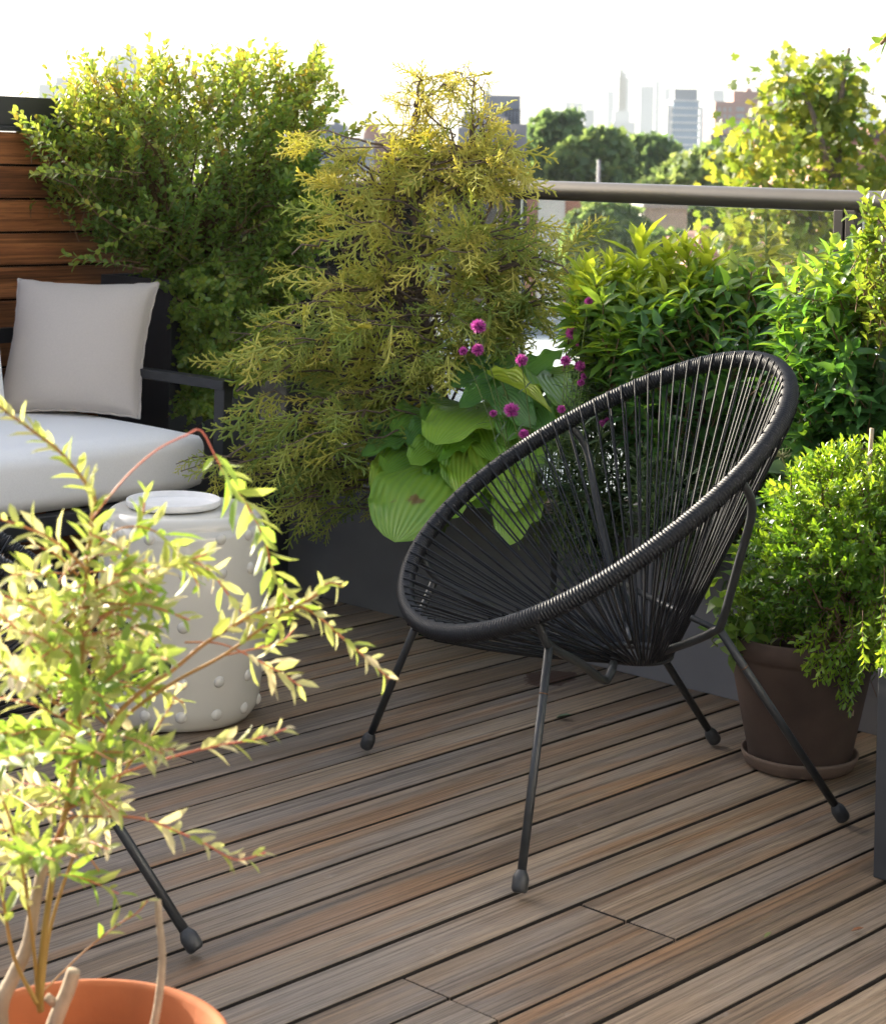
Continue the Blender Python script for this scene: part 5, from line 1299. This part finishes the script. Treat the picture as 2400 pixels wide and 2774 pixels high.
def bbox(mb, x0, x1, y0, D, dep, zb=-12.6, rot=0.0):
    a, b, zt = ext(x0, x1, y0, D); mb.box((a, D, zb), (b - a, 0, 0), (0, dep, 0), (0, 0, zt - zb)); return a, b, zt
def win_grid(t, x0, x1, y0, y1, nx, ny, D, mat, fx=.55, fy=.55, skip=0.0):
    a, _, _ = ext(x0, x1, y0, D); _, b, zt = ext(x0, x1, y0, D); zb = P((x0 + x1) / 2, y1, D)[2]
    for i in range(nx):
        for j in range(ny):
            if rng.random() < skip: continue
            wx = (b - a) / nx; wz = (zt - zb) / ny; mb = MB()
            mb.box((a + wx * (i + (1 - fx) / 2), D - .06, zb + wz * (j + (1 - fy) / 2)), (wx * fx, 0, 0), (0, .05, 0), (0, 0, wz * fy)); obj('window', mb, mat, t, False)
# grey rooftop block
D = 88; t = thing('rooftop_block', (P(1350, 400, D)[0], D, -12.6), 'grey stepped rooftop block with fire stair behind the cypress top', 'building')
mb = MB(); bbox(mb, 1308, 1410, 257, D, 9); obj('stair_tower', mb, M['grey_wall'], t, False)
mb = MB(); bbox(mb, 1255, 1365, 301, D - 1.5, 7); bbox(mb, 1240, 1378, 345, D - 3, 12); bbox(mb, 1380, 1428, 335, D - 2.5, 10); obj('wall', mb, M['grey_wall'], t, False)
mb = MB(); bbox(mb, 1180, 1400, 392, D - 6, 20); obj('lower_wall', mb, M['dark_wall'], t, False)
mb = MB(); a, b, z = ext(1352, 1408, 296, D); 
for q in range(7): mb.box((a + (b - a) * q / 6 - .02, D - .5, z - .8), (.04, 0, 0), (0, .04, 0), (0, 0, .8))
mb.box((a, D - .5, z - .04), (b - a, 0, 0), (0, .05, 0), (0, 0, .05)); mb.box((a, D - .6, z - .9), (b - a, 0, 0), (0, .55, 0), (0, 0, .1))
p0 = np.array([a, D - .5, z - .9]); p1 = np.array([b, D - .5, z - 2.0]); mb.tube([p0, p1], .08, 6); obj('fire_stair', mb, M['dark_wall'], t, False)
mb = MB(); a, b, z = ext(1250, 1375, 333, D - 3.1); mb.box((a, D - 3.1, z - .25), (b - a, 0, 0), (0, .04, 0), (0, 0, .55)); obj('parapet_glass', mb, M['grey_light'], t, False)
mb = MB(); a, b, z = ext(1345, 1360, 262, D - .1); mb.box((a, D - .1, z - 1.6), (b - a, 0, 0), (0, .08, 0), (0, 0, 1.3)); obj('door', mb, M['grey_light'], t, False)
# pale long building behind the bush
D = 120; t = thing('low_building', (P(900, 400, D)[0], D, -12.6), 'long pale flat-roofed building behind the gap between boxwood and cypress', 'building')
mb = MB(); bbox(mb, 700, 1000, 372, D, 14); obj('wall', mb, M['grey_light'], t, False)
mb = MB(); bbox(mb, 840, 930, 335, D + 2, 6, zb=P(880, 375, D)[2]); bbox(mb, 905, 918, 322, D + 3, 2, zb=P(880, 350, D)[2]); obj('roof_plant', mb, M['grey_wall'], t, False)
win_grid(t, 720, 990, 400, 440, 6, 1, D, M['window'], .6, .7)
D = 130; t = thing('brick_house', (P(1030, 400, D)[0], D, -12.6), 'pinkish brick house with chimney seen left of the cypress top', 'building')
mb = MB(); bbox(mb, 985, 1068, 358, D, 10); obj('wall', mb, M['brick_far'], t, False)
mb = MB(); bbox(mb, 990, 1022, 336, D + 1, 3, zb=P(1000, 360, D)[2]); obj('chimney', mb, M['brick_far'], t, False)
# garages seen under the handrail
D = 66; t = thing('garage_row', (P(1640, 600, D)[0], D, -12.6), 'low brick and pale panel row seen through the glass under the handrail', 'building')
mb = MB(); bbox(mb, 1395, 1745, 540, D, 10); obj('wall', mb, M['brick'], t, False)
mb = MB(); bbox(mb, 1459, 1531, 539, D - .3, .28); obj('pale_panel', mb, M['white_wall'], t, False)
D = 62; t = thing('beige_garage', (P(1800, 600, D)[0], D, -12.6), 'beige windowless garage box behind the handrail glass', 'building')
mb = MB(); bbox(mb, 1745, 1862, 557, D, 8); obj('wall', mb, M['beige_wall'], t, False)
mb = MB(); a, b, z = ext(1742, 1865, 554, D - .1); mb.box((a, D - .1, z - .12), (b - a, 0, 0), (0, 8.2, 0), (0, 0, .15)); obj('roof_edge', mb, M['grey_light'], t, False)
mb = MB(); a, b, z = ext(1737, 1744, 560, D - .2); mb.box((a, D - .2, -12.6), (b - a, 0, 0), (0, .1, 0), (0, 0, z + 12.6)); obj('downpipe', mb, M['dark_wall'], t, False)
D = 40; t = thing('chimney_house', (P(1930, 660, D)[0], D, -12.6), 'dark low house with a clay chimney behind the plane tree twigs', 'building')
mb = MB(); bbox(mb, 1860, 2060, 660, D, 8); obj('wall', mb, M['brick'], t, False)
mb = MB(); bbox(mb, 1893, 1925, 615, D + .3, .5, zb=P(1900, 662, D)[2]); obj('chimney', mb, simple('clay', (.36, .2, .12), .85), t, False)
D = 55; t = thing('red_house', (P(2340, 400, D)[0], D, -12.6), 'red brick house with white window trim behind the plane tree', 'building')
mb = MB(); bbox(mb, 2225, 2600, 372, D, 12); obj('wall', mb, M['brick'], t, False)
mb = MB(); bbox(mb, 2354, 2420, 345, D + 2, 2, zb=P(2380, 380, D)[2]); obj('chimney', mb, M['brick'], t, False)
mb = MB(); a, b, z = ext(2220, 2600, 366, D - .1); mb.box((a, D - .1, z - .1), (b - a, 0, 0), (0, 12.3, 0), (0, 0, .13)); obj('roof', mb, M['dark_wall'], t, False)
win_grid(t, 2230, 2500, 400, 470, 5, 1, D, M['window'], .4, .8)
# roofs just below the terrace
t = thing('neighbour_house', (-.5, 14, -12.6), 'flat silver-coated roof of the next house seen through the plants', 'building')
mb = MB(); mb.box((-9, 8.5, -12.6), (18, 0, 0), (0, 20, 0), (0, 0, 11.2)); obj('wall', mb, M['brick'], t, False)
mb = MB(); mb.box((-9.1, 8.4, -1.395), (18.2, 0, 0), (0, 20.2, 0), (0, 0, .06)); obj('roof', mb, M['silver_roof'], t, False)
mb = MB()
for (x, y, w_, d_, h_) in ((-9.1, 8.4, 18.2, .3, .35), (-9.1, 28.3, 18.2, .3, .4), (-.25, 8.7, .3, 19.6, .3)): mb.box((x, y, -1.33), (w_, 0, 0), (0, d_, 0), (0, 0, h_))
obj('parapet', mb, M['grey_light'], t, False)
mb = MB(); mb.box((-2.6, 16, -1.33), (2.2, 0, 0), (0, 2, 0), (0, 0, .75)); mb.box((1.5, 20, -1.33), (1.2, 0, 0), (0, 1.2, 0), (0, 0, .9)); obj('roof_hatch', mb, M['grey_light'], t, False)
t = thing('warehouse', (2, 36, -12.6), 'long low warehouse with a pale roof behind the silver roof', 'building')
mb = MB(); mb.box((-22, 31, -12.6), (36, 0, 0), (0, 9, 0), (0, 0, 10.2)); obj('wall', mb, M['beige_wall'], t, False)
mb = MB(); mb.box((-22.2, 30.8, -2.39), (36.4, 0, 0), (0, 9.4, 0), (0, 0, .2)); obj('roof', mb, M['silver_roof'], t, False)
# office tower
D = 620; t = thing('office_tower', (P(1850, 400, D)[0], D, -12.6), 'pale banded glass office tower above the trees', 'building')
a, b, zt = ext(1824, 1893, 270, D); _, _, zc = ext(1824, 1893, 240, D); al = P(1808, 300, D)[0]
mb = MB(); mb.box((a, D, -12.6), (b - a, 0, 0), (0, 14, 0), (0, 0, zt + 12.6)); obj('glass_facade', mb, M['tower_glass'], t, False)
mb = MB(); mb.box((a + .4, D + 1, zt), (b - a - .8, 0, 0), (0, 11, 0), (0, 0, zc - zt)); obj('roof_plant', mb, M['grey_wall'], t, False)
mb = MB(); mb.box((al, D + 1.5, -12.6), (a - al - .02, 0, 0), (0, 10, 0), (0, 0, zt + 11)); obj('side_wing', mb, M['white_wall'], t, False)
mb = MB(); fl = (zt + 12.6) / 15
for k in range(1, 16): mb.box((a - .5, D - .35, -12.6 + fl * k - .42), (b - a + 1.1, 0, 0), (0, 14.7, 0), (0, 0, .5))
obj('floor_bands', mb, M['tower_band'], t, False)
# brick apartment block
D = 380; t = thing('apartment_block', (P(2010, 400, D)[0], D, -12.6), 'stepped brick apartment block with balconies right of the glass tower', 'building')
mb = MB(); bbox(mb, 1937, 2140, 276, D, 16); obj('wall', mb, M['brick_far'], t, False)
mb = MB(); bbox(mb, 1987, 2060, 246, D + 2, 9, zb=P(2020, 278, D)[2]); bbox(mb, 2022, 2036, 238, D + 4, 3, zb=P(2020, 250, D)[2]); obj('penthouse', mb, M['brick_far'], t, False)
mb = MB(); bbox(mb, 1926, 1996, 362, D - 8, 6); obj('dark_wing', mb, M['dark_wall'], t, False)
win_grid(t, 1942, 1985, 286, 362, 3, 4, D, M['grey_light'], .42, .6)
win_grid(t, 1988, 2130, 286, 362, 4, 4, D, M['grey_light'], .62, .55)
# skyline in the haze
def tower(x0, x1, y0, D, label, top=None, steps=()):
    t = thing('skyline_tower', ((P(x0, y0, D)[0] + P(x1, y0, D)[0]) / 2, D, -12.6), label, 'skyscraper', 'hazy skyline towers')
    mb = MB(); bbox(mb, x0, x1, y0, D, abs(P(x1, y0, D)[0] - P(x0, y0, D)[0]) * .8)
    obj('shaft', mb, M['tower_far'], t, False)
    for (sx0, sx1, sy) in steps:
        mb = MB(); bbox(mb, sx0, sx1, sy, D + 4, abs(P(sx1, sy, D)[0] - P(sx0, sy, D)[0]) * .7, zb=P(x0, y0 + 1, D)[2]); obj('setback', mb, M['tower_far'], t, False)
    if top:
        kind, tx, ty = top; b = P(tx, y0 + 2, D + 6); e = P(tx, ty, D + 6); b[2] = (P((x0 + x1) / 2, y0, D)[2]) - .5
        if steps: b[2] = P(tx, steps[-1][2], D)[2] - .5
        mb = MB(); mb.tube([b, b * .5 + e * .5, e], [(x1 - x0) * .12 * D / FPX, (x1 - x0) * .06 * D / FPX, .3], 8); obj('spire', mb, M['tower_far'], t, False)
tower(296, 372, 148, 1500, 'hazy stepped tower behind the left of the boxwood top', None, ((340, 366, 120),))
tower(150, 190, 207, 1500, 'hazy slab tower above the wooden wall', None)
tower(104, 150, 226, 1550, 'lower hazy slab at the far left skyline', None)
tower(1316, 1330, 240, 1920, 'hazy round-topped shaft behind the grey rooftop block', None, ((1319, 1327, 226),))
tower(1428, 1444, 315, 2160, 'small hazy building with a needle spire above the dark tree', ('s', 1436, 262))
tower(1532, 1580, 276, 2000, 'hazy stepped tower right above the dark tree', None)
tower(1584, 1610, 296, 1680, 'slightly darker hazy slab above the mid-green tree')
tower(1645, 1664, 246, 2160, 'slim faint hazy tower left of the sail-topped tower')
tower(1664, 1706, 300, 2080, 'tallest hazy tower with a curved sail-like top', None, ((1676, 1705, 210), (1678, 1698, 195), (1679, 1690, 186)))
tower(1735, 1771, 232, 2000, 'broad flat-topped hazy tower right of the sail-topped tower')
tower(1776, 1787, 218, 2080, 'very slim hazy tower left of the glass office tower')
tower(1800, 1830, 238, 2160, 'faint hazy tower just behind the glass office tower')
tower(1660, 1720, 330, 1760, 'low wide hazy block under the sail-topped tower')
tower(1895, 1930, 290, 1840, 'low faint hazy block between glass tower and apartment block')
tower(1931, 1962, 243, 1840, 'hazy tower rising behind the left of the brick block')
tower(2100, 2142, 190, 2000, 'hazy tower with a tall needle spire above the plane tree', ('s', 2122, 92), ((2110, 2133, 165), (2116, 2128, 140)))
tower(2195, 2250, 218, 1840, 'wide hazy tower seen through the plane tree crown')
tower(2270, 2305, 300, 2000, 'short hazy tower right of the plane tree stem')
tower(2335, 2382, 285, 1920, 'pale hazy slab at the right edge of the skyline')
# lamp mast
b = P(1625, 520, 60); e = P(1622, 432, 60); b[2] = -12.6; b[0] = e[0]; mb = MB(); mb.tube([b, e], [.10, .05], 8); o = obj('lamp_mast', mb, M['grey_light'], loc=tuple(b)); tag(o, 'thin pale mast standing in front of the mid-green tree', 'mast')

# ---------------------------------------------------------------- haze
mb = MB(); mb.box((-2600, -60, -13.6), (5200, 0, 0), (0, 3400, 0), (0, 0, 230))
mh, tt, bb = nodes('haze_air'); tt.nodes.remove(bb)
pvn = N(tt, 'ShaderNodeVolumePrincipled'); pvn.inputs['Color'].default_value = (.86, .95, 1.0, 1); pvn.inputs['Density'].default_value = 1.2e-4; pvn.inputs['Anisotropy'].default_value = .2
tt.links.new(pvn.outputs[0], tt.nodes['Material Output'].inputs['Volume'])
tag(obj('haze', mb, mh, smooth=False), kind='stuff')
for o in bpy.data.objects:
    if '_w' in o: del o['_w']
